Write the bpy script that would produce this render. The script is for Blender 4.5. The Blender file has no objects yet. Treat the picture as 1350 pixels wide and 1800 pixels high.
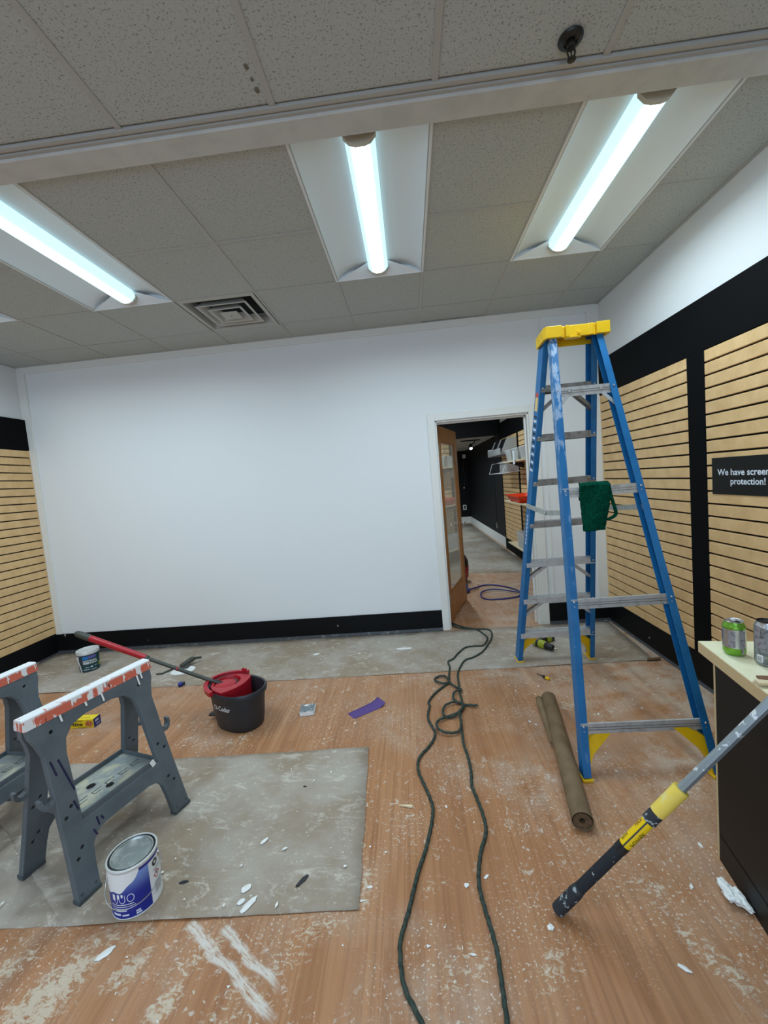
import bpy, bmesh, math, random
from mathutils import Vector, Matrix, noise
random.seed(7)
PI = math.pi
sc = bpy.context.scene
COL = sc.collection

# ------------------------------------------------------------------ camera
CAM = Vector((0.40023, -3.95518, 1.51307))
CR = Vector((0.994474, 0.061628, -0.084990))
CU = Vector((0.079976, 0.079704, 0.993605))
CF = Vector((-0.068008, 0.994912, -0.074335))
FPX = 714.32
cam = bpy.data.cameras.new('camera')
cam.sensor_fit = 'HORIZONTAL'; cam.sensor_width = 36.0
cam.lens = FPX / 1350 * 36.0
cam.clip_start = 0.02; cam.clip_end = 100
camo = bpy.data.objects.new('camera', cam); COL.objects.link(camo)
M = Matrix.Identity(4)
for i in range(3):
    M[i][0] = CR[i]; M[i][1] = CU[i]; M[i][2] = -CF[i]; M[i][3] = CAM[i]
camo.matrix_world = M
sc.camera = camo

# ------------------------------------------------------------------ look, world, daylight
sc.view_settings.view_transform = 'Standard'
sc.view_settings.look = 'None'
sc.view_settings.gamma = 1.0
sc.view_settings.use_curve_mapping = False
sc.view_settings.exposure = 0.0
sc.cycles.use_denoising = True
sc.cycles.max_bounces = 5
sc.cycles.diffuse_bounces = 3
sc.cycles.transparent_max_bounces = 5
sc.cycles.glossy_bounces = 3
sc.cycles.sample_clamp_indirect = 6.0
sc.cycles.adaptive_threshold = 0.02
w = bpy.data.worlds.new('world'); sc.world = w; w.use_nodes = True
w.node_tree.nodes['Background'].inputs[0].default_value = (0.62, 0.78, 1.0, 1)
w.node_tree.nodes['Background'].inputs[1].default_value = 1.6

LAMP_W = 18.3       # watts of each ceiling troffer
LAMP_COL = (0.70, 0.878, 1.0)
DAY_W = 77.0        # daylight through the shop window behind the camera
al = bpy.data.lights.new('shop_window_daylight', 'AREA'); al.shape = 'RECTANGLE'
al.size = 4.2; al.size_y = 2.1; al.energy = DAY_W; al.color = (0.54, 0.74, 1.0)
alo = bpy.data.objects.new('shop_window_daylight', al); COL.objects.link(alo)
alo.location = (-0.6, -7.22, 1.35); alo.rotation_euler = (PI/2, 0, 0)
# an area light looks along its -Z: rotated by +90 deg about X it looks along +Y

# ------------------------------------------------------------------ helpers
H = 2.956; XL = -3.4455; XR = 2.2348; YB = -7.3
G = 0.61; R1 = -0.3465
def ray(px, py):
    return CF + CR*((px-675)/FPX) - CU*((py-900)/FPX)
def at(px, py, z=0.0):          # point of the place at height z
    v = ray(px, py); t = (z-CAM.z)/v.z
    return CAM + v*t

def lin(c):
    return tuple(((x/255/12.92) if x/255 <= .04045 else ((x/255+.055)/1.055)**2.4) for x in c)

class NT:
    def __init__(s, m): s.t = m.node_tree; s.n = s.t.nodes; s.l = s.t.links
    def add(s, typ, **k):
        nd = s.n.new(typ)
        for a, b in k.items(): setattr(nd, a, b)
        return nd
    def set(s, sock, v):
        if hasattr(v, 'is_output') or isinstance(v, bpy.types.NodeSocket): s.l.new(v, sock)
        else:
            if isinstance(v, tuple) and len(v) == 3 and sock.type == 'RGBA': v = v+(1,)
            sock.default_value = v
    def math(s, op, a, b=None, c=None, clamp=False):
        nd = s.add('ShaderNodeMath', operation=op, use_clamp=clamp)
        s.set(nd.inputs[0], a)
        if b is not None: s.set(nd.inputs[1], b)
        if c is not None: s.set(nd.inputs[2], c)
        return nd.outputs[0]
    def mix(s, f, a, b):
        nd = s.add('ShaderNodeMix', data_type='RGBA')
        s.set(nd.inputs[0], f); s.set(nd.inputs[6], a); s.set(nd.inputs[7], b)
        return nd.outputs[2]
    def coord(s, scale=(1,1,1), loc=(0,0,0), rot=(0,0,0), kind='Object', vt='POINT'):
        tc = s.add('ShaderNodeTexCoord'); mp = s.add('ShaderNodeMapping', vector_type=vt)
        s.l.new(tc.outputs[kind], mp.inputs[0])
        mp.inputs['Location'].default_value = loc; mp.inputs['Rotation'].default_value = rot; mp.inputs['Scale'].default_value = scale
        return mp.outputs[0]
    def noise(s, vec, scale, detail=3, rough=.5, dist=0):
        nd = s.add('ShaderNodeTexNoise'); s.l.new(vec, nd.inputs['Vector'])
        nd.inputs['Scale'].default_value = scale; nd.inputs['Detail'].default_value = detail
        nd.inputs['Roughness'].default_value = rough; nd.inputs['Distortion'].default_value = dist
        return nd.outputs[0]
    def step(s, v, a, b):       # smooth 0..1 between a and b
        nd = s.add('ShaderNodeMapRange', interpolation_type='SMOOTHSTEP')
        s.set(nd.inputs[0], v); nd.inputs[1].default_value = a; nd.inputs[2].default_value = b
        return nd.outputs[0]
    def bump(s, h, strength, dist=.002):
        nd = s.add('ShaderNodeBump'); s.l.new(h, nd.inputs['Height'])
        nd.inputs['Strength'].default_value = strength; nd.inputs['Distance'].default_value = dist
        s.l.new(nd.outputs[0], s.n['Principled BSDF'].inputs['Normal'])

def newmat(name):
    m = bpy.data.materials.new(name); m.use_nodes = True
    return m, NT(m), m.node_tree.nodes['Principled BSDF']
def P(name, rgb, rough=.55, metal=0.0, spec=.5, var=None, bump=None, trans=0, alpha=1, emis=None, coat=0, flecks=None):
    m, t, b = newmat(name)
    c = lin(rgb)
    b.inputs['Base Color'].default_value = c+(1,)
    b.inputs['Roughness'].default_value = rough; b.inputs['Metallic'].default_value = metal
    b.inputs['Specular IOR Level'].default_value = spec
    if trans: b.inputs['Transmission Weight'].default_value = trans
    if alpha < 1: b.inputs['Alpha'].default_value = alpha
    if coat: b.inputs['Coat Weight'].default_value = coat
    if emis: b.inputs['Emission Color'].default_value = lin(emis[0])+(1,); b.inputs['Emission Strength'].default_value = emis[1]
    out = None
    if var:      # (rgb2, scale, lo, hi)
        n = t.noise(t.coord(), var[1], 5, .6)
        out = t.mix(t.step(n, var[2], var[3]), c, lin(var[0]))
    if flecks:   # (rgb, scale, threshold)
        n = t.noise(t.coord(), flecks[1], 3, .6)
        out = t.mix(t.step(n, flecks[2], flecks[2]+.03), out if out is not None else c, lin(flecks[0]))
    if out is not None: t.l.new(out, b.inputs['Base Color'])
    if bump: t.bump(t.noise(t.coord(), bump[0], 4, .6), bump[1])
    return m

def tag(o, label=None, cat=None, group=None, kind=None):
    if label: o['label'] = label
    if cat: o['category'] = cat
    if group: o['group'] = group
    if kind: o['kind'] = kind
    return o
def empty(name, loc=(0,0,0), rz=0, label=None, cat=None, group=None):
    o = bpy.data.objects.new(name, None); COL.objects.link(o)
    o.empty_display_size = .05
    o.location = loc; o.rotation_euler = (0,0,rz)
    return tag(o, label, cat, group)
def link(name, me, m, parent=None, loc=None, rot=None):
    o = bpy.data.objects.new(name, me); COL.objects.link(o)
    if m is not None and not me.materials: me.materials.append(m)
    o.parent = parent
    if loc is not None: o.location = loc
    if rot is not None: o.rotation_euler = rot
    return o

class MB:
    """collects shapes into one mesh"""
    def __init__(s): s.v = []; s.f = []; s.sm = []; s.uv = None
    def add(s, vs, fs, smooth=False):
        b = len(s.v); s.v += [tuple(x) for x in vs]
        for f in fs: s.f.append([b+i for i in f]); s.sm.append(smooth)
        return s
    def box(s, lo, hi, M=None):
        x0,y0,z0 = lo; x1,y1,z1 = hi
        vs = [(x0,y0,z0),(x1,y0,z0),(x1,y1,z0),(x0,y1,z0),(x0,y0,z1),(x1,y0,z1),(x1,y1,z1),(x0,y1,z1)]
        if M: vs = [M @ Vector(v) for v in vs]
        return s.add(vs, [(0,3,2,1),(4,5,6,7),(0,1,5,4),(1,2,6,5),(2,3,7,6),(3,0,4,7)])
    def prism(s, poly, p0, p1, ex, ey, smooth=False):   # polygon (a,b) in axes ex,ey swept from p0 to p1
        p0 = Vector(p0); p1 = Vector(p1); n = len(poly)
        vs = [p0+ex*a+ey*b for a,b in poly]+[p1+ex*a+ey*b for a,b in poly]
        fs = [(i,(i+1)%n,n+(i+1)%n,n+i) for i in range(n)]
        s.add(vs, fs, smooth); s.add(vs[:n], [tuple(range(n))[::-1]]); s.add(vs[n:], [tuple(range(n))])
        return s
    def bar(s, p0, p1, w, d, up=(0,0,1)):
        p0 = Vector(p0); p1 = Vector(p1); a = (p1-p0).normalized(); u = Vector(up)
        ex = a.cross(u).normalized(); ey = ex.cross(a).normalized()
        return s.prism([(-w/2,-d/2),(w/2,-d/2),(w/2,d/2),(-w/2,d/2)], p0, p1, ex, ey)
    def tube(s, pts, r, n=10, cap=True, closed=False, twist=None):
        pts = [Vector(p) for p in pts]; N = len(pts)
        rs = r if isinstance(r, (list,tuple)) else [r]*N
        vs = []; prev = None; L = 0
        for i,p in enumerate(pts):
            if closed: a = (pts[(i+1)%N]-pts[i-1]).normalized()
            else: a = (pts[min(i+1,N-1)]-pts[max(i-1,0)]).normalized()
            if prev is None:
                u = Vector((0,0,1)) if abs(a.z) < .9 else Vector((1,0,0))
                ex = a.cross(u).normalized()
            else:
                ex = (prev-a*prev.dot(a)).normalized(); L += (p-pts[i-1]).length
            prev = ex; ey = a.cross(ex)
            for k in range(n):
                th = 2*PI*k/n
                rr = rs[i]*(1+twist[0]*math.cos(twist[1]*(th)-twist[2]*L)) if twist else rs[i]
                vs.append(p+ex*math.cos(th)*rr+ey*math.sin(th)*rr)
        fs = []
        for i in range(N if closed else N-1):
            j = (i+1)%N
            for k in range(n): fs.append((i*n+k, i*n+(k+1)%n, j*n+(k+1)%n, j*n+k))
        s.add(vs, fs, True)
        if cap and not closed:
            s.add(vs[:n], [tuple(range(n))[::-1]]); s.add(vs[-n:], [tuple(range(n))])
        return s
    def lathe(s, prof, n=32, M=None, sx=1, sy=1, a0=0, a1=2*PI, smooth=True):   # prof: (r,z)
        full = abs(a1-a0-2*PI) < 1e-6; m = n if full else n+1
        vs = []
        for r,z in prof:
            for k in range(m):
                th = a0+(a1-a0)*k/n
                v = Vector((r*math.cos(th)*sx, r*math.sin(th)*sy, z)); vs.append(M @ v if M else v)
        fs = []
        for i in range(len(prof)-1):
            for k in range(n): fs.append((i*m+k, i*m+(k+1)%m, (i+1)*m+(k+1)%m, (i+1)*m+k))
        return s.add(vs, fs, smooth)
    def disc(s, r, z, n=32, M=None, sx=1, sy=1, up=True):
        vs = [Vector((r*math.cos(2*PI*k/n)*sx, r*math.sin(2*PI*k/n)*sy, z)) for k in range(n)]
        if M: vs = [M @ v for v in vs]
        return s.add(vs, [tuple(range(n)) if up else tuple(range(n))[::-1]])
    def loops(s, rings, smooth=True, cap0=False, cap1=False):
        n = len(rings[0]); vs = [p for r in rings for p in r]; fs = []
        for i in range(len(rings)-1):
            for k in range(n): fs.append((i*n+k, i*n+(k+1)%n, (i+1)*n+(k+1)%n, (i+1)*n+k))
        s.add(vs, fs, smooth)
        if cap0: s.add(rings[0], [tuple(range(n))[::-1]])
        if cap1: s.add(rings[-1], [tuple(range(n))])
        return s
    def grid(s, fn, nu, nv, smooth=True):
        vs = [fn(i/nu, j/nv) for j in range(nv+1) for i in range(nu+1)]
        fs = [(j*(nu+1)+i, j*(nu+1)+i+1, (j+1)*(nu+1)+i+1, (j+1)*(nu+1)+i) for j in range(nv) for i in range(nu)]
        return s.add(vs, fs, smooth)
    def mesh(s, name, weld=True, sharp=35):
        me = bpy.data.meshes.new(name); me.from_pydata([tuple(v) for v in s.v], [], s.f)
        me.polygons.foreach_set('use_smooth', s.sm)
        if weld:
            bm = bmesh.new(); bm.from_mesh(me)
            bmesh.ops.remove_doubles(bm, verts=bm.verts, dist=1e-5)
            bmesh.ops.recalc_face_normals(bm, faces=bm.faces)
            bm.to_mesh(me); bm.free()
        if any(s.sm):
            try: me.set_sharp_from_angle(angle=math.radians(sharp))
            except Exception: pass
        me.update(); return me
    def build(s, name, m, parent=None, loc=None, rot=None, bevel=0, weld=True, sharp=35):
        o = link(name, s.mesh(name, weld, sharp), m, parent, loc, rot)
        if bevel:
            md = o.modifiers.new('bevel', 'BEVEL'); md.width = bevel; md.segments = 2; md.limit_method = 'ANGLE'; md.angle_limit = math.radians(40)
            try: md.harden_normals = False
            except Exception: pass
        return o

def plate(outer, holes, fn0, fn1):
    """flat plate with holes: outline loops of (u,v); fn0/fn1 map (u,v) to the two faces"""
    mb = MB()
    bm = bmesh.new(); edges = []
    for lp in [outer]+holes:
        vs = [bm.verts.new((u, v, 0)) for u,v in lp]
        edges += [bm.edges.new((vs[i], vs[(i+1)%len(vs)])) for i in range(len(vs))]
    bmesh.ops.triangle_fill(bm, use_beauty=True, use_dissolve=False, edges=edges, normal=(0,0,1))
    bm.verts.index_update()
    uv = [(v.co.x, v.co.y) for v in bm.verts]; tri = [[v.index for v in f.verts] for f in bm.faces]
    bm.free()
    a = [fn0(u,v) for u,v in uv]; b = [fn1(u,v) for u,v in uv]
    mb.add(a, tri); mb.add(b, [t[::-1] for t in tri])
    for lp in [outer]+holes:
        n = len(lp); vs = [fn0(u,v) for u,v in lp]+[fn1(u,v) for u,v in lp]
        mb.add(vs, [(i,(i+1)%n,n+(i+1)%n,n+i) for i in range(n)])
    return mb
def circle(cx, cy, r, n=12, ry=None):
    return [(cx+r*math.cos(2*PI*k/n), cy+(ry or r)*math.sin(2*PI*k/n)) for k in range(n)]

def text_mesh(name, body, size, align='LEFT', bold=0.0, spacing=1.0, line=1.0):
    c = bpy.data.curves.new(name, 'FONT'); c.body = body; c.size = size; c.align_x = align
    c.offset = bold; c.space_character = spacing; c.space_line = line; c.resolution_u = 3; c.extrude = 0
    o = bpy.data.objects.new(name, c); COL.objects.link(o)
    bpy.context.view_layer.update()
    me = bpy.data.meshes.new_from_object(o.evaluated_get(bpy.context.evaluated_depsgraph_get()))
    bpy.data.objects.remove(o); bpy.data.curves.remove(c)
    me.name = name; me.materials.clear()
    return me
def map_mesh(me, fn):
    for v in me.vertices: v.co = fn(v.co.copy())
    me.update(); return me
def subdiv(me, n=1):
    bm = bmesh.new(); bm.from_mesh(me)
    bmesh.ops.triangulate(bm, faces=bm.faces)
    bmesh.ops.subdivide_edges(bm, edges=[e for e in bm.edges if e.calc_length() > .008], cuts=n, use_grid_fill=False)
    bm.to_mesh(me); bm.free(); return me
def catmull(pts, per=8):
    out = []; n = len(pts)
    for i in range(n-1):
        p0 = pts[max(i-1,0)]; p1 = pts[i]; p2 = pts[i+1]; p3 = pts[min(i+2,n-1)]
        for k in range(per):
            t = k/per
            out.append(.5*((2*p1)+(p2-p0)*t+(2*p0-5*p1+4*p2-p3)*t*t+(3*p1-p0-3*p2+p3)*t**3))
    out.append(pts[-1]); return out
def copy_tree(o, parent=None):
    c = o.copy(); COL.objects.link(c); c.parent = parent
    for ch in list(o.children): copy_tree(ch, c)
    return c

# ------------------------------------------------------------------ materials
def floor_material():
    m, t, b = newmat('laminate_floor')
    # strips run along y: swap axes for the brick texture
    tc = t.add('ShaderNodeTexCoord'); sp = t.add('ShaderNodeSeparateXYZ'); t.l.new(tc.outputs['Object'], sp.inputs[0])
    X, Y = sp.outputs[0], sp.outputs[1]
    cb = t.add('ShaderNodeCombineXYZ'); t.l.new(Y, cb.inputs[0]); t.l.new(X, cb.inputs[1])
    br = t.add('ShaderNodeTexBrick', offset=.37); t.l.new(cb.outputs[0], br.inputs['Vector'])
    br.inputs['Scale'].default_value = 1.0; br.inputs['Brick Width'].default_value = .55; br.inputs['Row Height'].default_value = .066
    br.inputs['Mortar Size'].default_value = .0006; br.inputs['Mortar Smooth'].default_value = .6; br.inputs['Bias'].default_value = 0
    br.inputs['Color1'].default_value = lin((178,126,84))+(1,); br.inputs['Color2'].default_value = lin((164,112,72))+(1,)
    br.inputs['Mortar'].default_value = lin((140,96,64))+(1,)
    gr = t.noise(t.coord((70,1.6,1)), 1, 2, .65)
    col = t.mix(t.step(gr, .38, .72), br.outputs['Color'], lin((150,101,64)))
    gr2 = t.noise(t.coord((16,.8,1)), 1, 1, .6)
    col = t.mix(t.math('MULTIPLY', t.step(gr2, .45, .75), .35), col, lin((186,140,100)))
    # trodden plaster dust: broad veil
    v1 = t.noise(t.coord(), 1.3, 2, .62); v2 = t.noise(t.coord(), 7, 4, .65)
    veil = t.math('MULTIPLY', t.step(v1, .42, .72), t.step(v2, .3, .75))
    xr = t.step(X, .75, 1.9); yb = t.step(Y, -1.9, -.9)
    more = t.math('ADD', t.math('MULTIPLY', xr, .40), t.math('MULTIPLY', yb, .16))
    veil = t.math('ADD', t.math('MULTIPLY', veil, .62), t.math('MULTIPLY', more, t.step(v2, .25, .6)), clamp=True)
    col = t.mix(veil, col, lin((188,170,152)))
    # scattered specks and small splatters
    s1 = t.noise(t.coord(), 95, 2, .6); area = t.noise(t.coord(), 2.6, 2, .6)
    thr = t.math('MULTIPLY', t.step(s1, .60, .66), t.step(area, .36, .60))
    col = t.mix(t.math('MULTIPLY', thr, .75), col, lin((218,208,194)))
    s3 = t.noise(t.coord(), 30, 3, .7, 1.0); area3 = t.noise(t.coord(loc=(5,3,0)), 1.8, 2, .6)
    thr3 = t.math('MULTIPLY', t.step(s3, .585, .68), t.step(area3, .42, .64))
    col = t.mix(t.math('MULTIPLY', thr3, .75), col, lin((212,204,190)))
    # cream compound spills, lower left
    sn = t.noise(t.coord((1,1.6,1), rot=(0,0,.75)), 34, 4, .72, .8)
    at_ = t.add('ShaderNodeAttribute', attribute_name='spill'); tot = at_.outputs['Fac']
    sp2 = t.step(t.math('ADD', sn, t.math('MULTIPLY', tot, .24)), .60, .74)
    col = t.mix(t.math('MULTIPLY', t.math('MULTIPLY', sp2, t.step(tot, .02, .3)), .66), col, lin((210,201,180)))
    # two dragged plaster smears
    for (a, bb, wd) in [((332,1622),(478,1790),.020),((392,1630),(487,1735),.017)]:
        A = at(*a); B = at(*bb); d = B-A; L = d.length; ang = math.atan2(d.y, d.x)
        mp = t.coord((1,1,1), (A.x,A.y,0), (0,0,ang), vt='TEXTURE')
        s_ = t.add('ShaderNodeSeparateXYZ'); t.l.new(mp, s_.inputs[0])
        wob = t.noise(t.coord((1,1,1), (A.x,A.y,0), (0,0,ang), vt='TEXTURE'), 9, 3, .6)
        yy = t.math('ADD', s_.outputs[1], t.math('MULTIPLY', t.math('SUBTRACT', wob, .5), .05))
        ac = t.step(t.math('ABSOLUTE', yy), wd, wd*.35)
        al_ = t.math('MULTIPLY', t.step(s_.outputs[0], -.01, .02), t.step(s_.outputs[0], L+.03, L-.05))
        st = t.noise(t.coord((1,.12,1), (A.x,A.y,0), (0,0,ang), vt='TEXTURE'), 13, 4, .7)
        mk = t.math('MULTIPLY', t.math('MULTIPLY', ac, al_), t.step(st, .33, .56))
        col = t.mix(t.math('MULTIPLY', mk, .85), col, lin((216,210,200)))
    t.l.new(col, b.inputs['Base Color'])
    b.inputs['Roughness'].default_value = .48; b.inputs['Specular IOR Level'].default_value = .35
    t.bump(gr, .08, .001)
    return m

def paper_material():
    m, t, b = newmat('floor_paper')
    n1 = t.noise(t.coord(), 1.7, 5, .6); n2 = t.noise(t.coord(rot=(0,0,.6), scale=(1,2.0,1)), 7, 6, .68, 1.4)
    n3 = t.noise(t.coord(), 60, 3, .6)
    col = t.mix(t.step(n1, .36, .64), lin((150,133,113)), lin((172,162,150)))
    col = t.mix(t.math('MULTIPLY', t.step(n2, .54, .70), .65), col, lin((206,198,184)))
    ridge = t.math('ABSOLUTE', t.math('SUBTRACT', t.noise(t.coord(rot=(0,0,.7), scale=(1,2.2,1)), 5, 5, .65, 1.8), .5))
    msk = t.math('MULTIPLY', t.step(ridge, .022, .0), t.step(n2, .45, .62))
    col = t.mix(t.math('MULTIPLY', msk, .5), col, lin((206,199,187)))
    col = t.mix(t.math('MULTIPLY', t.step(n3, .64, .70), .5), col, lin((214,208,196)))
    t.l.new(col, b.inputs['Base Color']); b.inputs['Roughness'].default_value = .8; b.inputs['Specular IOR Level'].default_value = .2
    t.bump(t.noise(t.coord(), 4, 4, .55), .35, .006)
    return m

def tile_material():
    m, t, b = newmat('ceiling_tile')
    oi = t.add('ShaderNodeObjectInfo')
    ad = t.add('ShaderNodeVectorMath', operation='ADD'); t.l.new(t.coord(), ad.inputs[0]); t.l.new(oi.outputs['Location'], ad.inputs[1])
    v = ad.outputs[0]
    n = t.add('ShaderNodeTexNoise'); t.l.new(v, n.inputs['Vector']); n.inputs['Scale'].default_value = 125; n.inputs['Detail'].default_value = 2; n.inputs['Roughness'].default_value = .55
    n2 = t.add('ShaderNodeTexNoise'); t.l.new(v, n2.inputs['Vector']); n2.inputs['Scale'].default_value = 240; n2.inputs['Detail'].default_value = 2
    fis = t.step(n.outputs[0], .405, .35)
    col = t.mix(t.math('MULTIPLY', fis, .62), lin((184,187,182)), lin((96,97,91)))
    col = t.mix(t.math('MULTIPLY', t.step(n2.outputs[0], .40, .34), .30), col, lin((124,122,116)))
    t.l.new(col, b.inputs['Base Color']); b.inputs['Roughness'].default_value = .9; b.inputs['Specular IOR Level'].default_value = .15
    t.bump(n.outputs[0], .35, .002)
    return m

def slat_material():
    m, t, b = newmat('maple_slat')
    oi = t.add('ShaderNodeObjectInfo')
    mp = t.coord((1,1,1))
    ad = t.add('ShaderNodeVectorMath', operation='ADD'); t.l.new(mp, ad.inputs[0])
    cb = t.add('ShaderNodeCombineXYZ'); t.l.new(t.math('MULTIPLY', oi.outputs['Random'], 37.0), cb.inputs[1]); t.l.new(cb.outputs[0], ad.inputs[1])
    n = t.noise(ad.outputs[0], 9, 5, .6)
    col = t.mix(t.step(n, .3, .72), lin((230,192,138)), lin((214,174,122)))
    t.l.new(col, b.inputs['Base Color']); b.inputs['Roughness'].default_value = .5; b.inputs['Specular IOR Level'].default_value = .3
    return m

def black_board(name, fleck=.72):
    return P(name, (6,7,9), .6, spec=.2, flecks=((150,150,148), 13, fleck))

MT = {}
MT['floor'] = floor_material(); MT['paper'] = paper_material(); MT['tile'] = tile_material(); MT['slat'] = slat_material()
MT['grid'] = P('ceiling_grid_paint', (176,174,168), .55)
MT['white_wall'] = P('white_wall_paint', (228,229,228), .6, spec=.3, bump=(180, .04))
MT['trim_white'] = P('white_trim_paint', (226,224,217), .45)
MT['board_white'] = P('ceiling_board_paint', (196,195,188), .55, var=((186,185,178), 9, .4, .7))
MT['black'] = P('black_board_paint', (5,6,8), .75, spec=.12)
MT['black_base'] = black_board('black_baseboard_paint')
MT['black_groove'] = P('black_groove', (10,10,11), .6, spec=.2)
MT['cove'] = P('rubber_cove', (62,64,68), .5, var=((120,120,118), 20, .55, .7))
MT['far_black'] = P('black_wall_paint', (9,11,15), .6, spec=.25)
MT['alu'] = P('brushed_aluminium', (196,198,198), .42, .35, var=((164,164,162), 30, .45, .75))
MT['alu_dull_shaded'] = P('dull_shaded_aluminium', (142,139,134), .5, .3, var=((114,110,104), 24, .4, .7))
MT['steel'] = P('galvanised_steel', (185,190,186), .45, .6, var=((160,165,158), 40, .4, .7))
MT['rivet'] = P('rivet_metal', (200,202,204), .35, .8)
MT['blue'] = P('blue_fibreglass', (28,108,164), .42, spec=.4, var=((23,98,152), 12, .4, .7))
def worn_blue():
    m, t, b = newmat('blue_fibreglass_worn_at_the_top')
    tc = t.add('ShaderNodeTexCoord'); sp = t.add('ShaderNodeSeparateXYZ'); t.l.new(tc.outputs['Object'], sp.inputs[0])
    up = t.step(sp.outputs[2], .9, 2.2)
    n = t.noise(t.coord((1,1,.35)), 34, 4, .65); n2 = t.noise(t.coord(), 8, 3, .6)
    f = t.step(t.math('ADD', n, t.math('MULTIPLY', up, .13)), .60, .67)
    col = t.mix(t.step(n2, .4, .7), lin((28,108,164)), lin((23,98,152)))
    col = t.mix(t.math('MULTIPLY', f, t.math('ADD', t.math('MULTIPLY', up, .55), .2)), col, lin((168,186,206)))
    t.l.new(col, b.inputs['Base Color']); b.inputs['Roughness'].default_value = .45
    return m
MT['blue_worn'] = worn_blue()
MT['yellow'] = P('yellow_plastic', (232,186,14), .45, spec=.4, var=((214,166,10), 14, .5, .8))
MT['lamp_pan'] = P('troffer_white_enamel', (226,229,230), .5, spec=.4)
MT['lens_cap'] = P('lens_end_cap', (196,192,180), .5)
def lens_material():
    m, t, b = newmat('lit_lens')
    tc = t.add('ShaderNodeTexCoord'); sp = t.add('ShaderNodeSeparateXYZ'); t.l.new(tc.outputs['Object'], sp.inputs[0])
    core = t.step(t.math('ABSOLUTE', sp.outputs[0]), .050, .012)      # the tube inside shines through the middle
    b.inputs['Base Color'].default_value = (.55,.7,.75,1)
    t.l.new(t.mix(core, (.36,.66,.76), (.93,.98,1.0)), b.inputs['Emission Color'])
    t.l.new(t.math('ADD', t.math('MULTIPLY', core, 3.4), 1.6), b.inputs['Emission Strength'])
    return m
MT['lens'] = lens_material()
MT['tube'] = P('lit_tube_core', (255,255,255), .4, emis=((255,255,255), 6.0))
MT['dark_metal'] = P('dark_bronze_metal', (52,52,50), .4, .7)
MT['oak'] = None
def oak():
    m, t, b = newmat('oak_door')
    n = t.noise(t.coord((28,28,1.3)), 1, 5, .65); 
    col = t.mix(t.step(n, .3, .7), lin((176,120,62)), lin((146,94,44)))
    t.l.new(col, b.inputs['Base Color']); b.inputs['Roughness'].default_value = .42
    return m
MT['oak'] = oak()
def pane():
    m = bpy.data.materials.new('door_glass'); m.use_nodes = True; nt = m.node_tree; nt.nodes.clear()
    out = nt.nodes.new('ShaderNodeOutputMaterial'); g = nt.nodes.new('ShaderNodeBsdfGlossy'); tr = nt.nodes.new('ShaderNodeBsdfTransparent')
    d = nt.nodes.new('ShaderNodeBsdfDiffuse'); d.inputs[0].default_value = (.78,.78,.72,1)
    g.inputs['Roughness'].default_value = .015; g.inputs[0].default_value = (.92,.93,.9,1)
    m1 = nt.nodes.new('ShaderNodeMixShader'); m1.inputs[0].default_value = .85
    m2 = nt.nodes.new('ShaderNodeMixShader'); m2.inputs[0].default_value = .42
    nt.links.new(tr.outputs[0], m1.inputs[1]); nt.links.new(d.outputs[0], m1.inputs[2])
    nt.links.new(m1.outputs[0], m2.inputs[1]); nt.links.new(g.outputs[0], m2.inputs[2]); nt.links.new(m2.outputs[0], out.inputs[0])
    return m
MT['pane'] = pane()
MT['grey_plastic'] = P('grey_moulded_plastic', (94,102,107), .5, spec=.35, var=((85,93,98), 9, .4, .7), bump=(260, .08))
MT['grey_foot'] = P('dark_grey_rubber', (70,76,80), .6)
def paint_splashed():
    m, t, b = newmat('orange_strip_with_white_paint')
    n = t.noise(t.coord((1,1,.28)), 26, 4, .62, .5); n2 = t.noise(t.coord((1,1,.5), loc=(3,1,2)), 17, 4, .6, .6)
    col = t.mix(t.step(n, .515, .56), lin((206,104,82)), lin((226,226,224)))
    col = t.mix(t.step(n2, .655, .69), col, lin((34,32,36)))
    geo = t.add('ShaderNodeTexCoord'); sp = t.add('ShaderNodeSeparateXYZ'); t.l.new(geo.outputs['Object'], sp.inputs[0])
    col = t.mix(t.math('MULTIPLY', t.step(sp.outputs[2], .705, .716), t.step(n, .30, .40)), col, lin((232,234,234)))
    t.l.new(col, b.inputs['Base Color']); b.inputs['Roughness'].default_value = .45
    return m
MT['splash'] = paint_splashed()
MT['tray_dust'] = P('dusty_grey_tray', (132,140,140), .75, var=((180,176,152), 12, .42, .66))
MT['marker'] = P('navy_marker_ink', (26,26,66), .5)
MT['white_paint'] = P('dried_white_paint', (232,233,230), .5)
MT['bucket'] = P('charcoal_plastic', (42,45,50), .42, spec=.45)
MT['red'] = P('red_plastic', (170,24,38), .35, spec=.5)
MT['red_dark'] = P('deep_red_plastic', (140,16,28), .4)
MT['grip_grey'] = P('grey_green_grip', (62,64,58), .55)
MT['white_print'] = P('white_print', (225,226,226), .6)
MT['sign_print'] = P('pale_sign_print', (222,228,236), .6)
MT['sign'] = P('black_sign_board', (24,25,24), .5, spec=.3)
MT['kraft'] = P('brown_kraft_paper', (126,104,78), .75, spec=.2, var=((112,92,68), 14, .4, .7))
MT['kraft_end'] = P('kraft_roll_end', (112,90,68), .85, spec=.1, var=((92,72,54), 60, .4, .6))
MT['rope'] = P('dark_green_cord', (66,76,68), .8, spec=.15, var=((48,58,54), 60, .4, .65))
MT['cable_blue'] = P('blue_cable', (40,44,110), .5)
MT['counter_top'] = P('cream_worktop', (232,228,196), .5, var=((220,212,172), 10, .45, .75))
MT['counter_edge'] = P('beige_edge', (206,180,136), .55)
MT['counter_black'] = P('black_laminate', (20,19,18), .5, spec=.3)
MT['lime'] = P('lime_green_can_paint', (118,172,58), .25, .55)
MT['can_metal'] = P('can_aluminium', (196,196,198), .28, .9)
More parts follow.
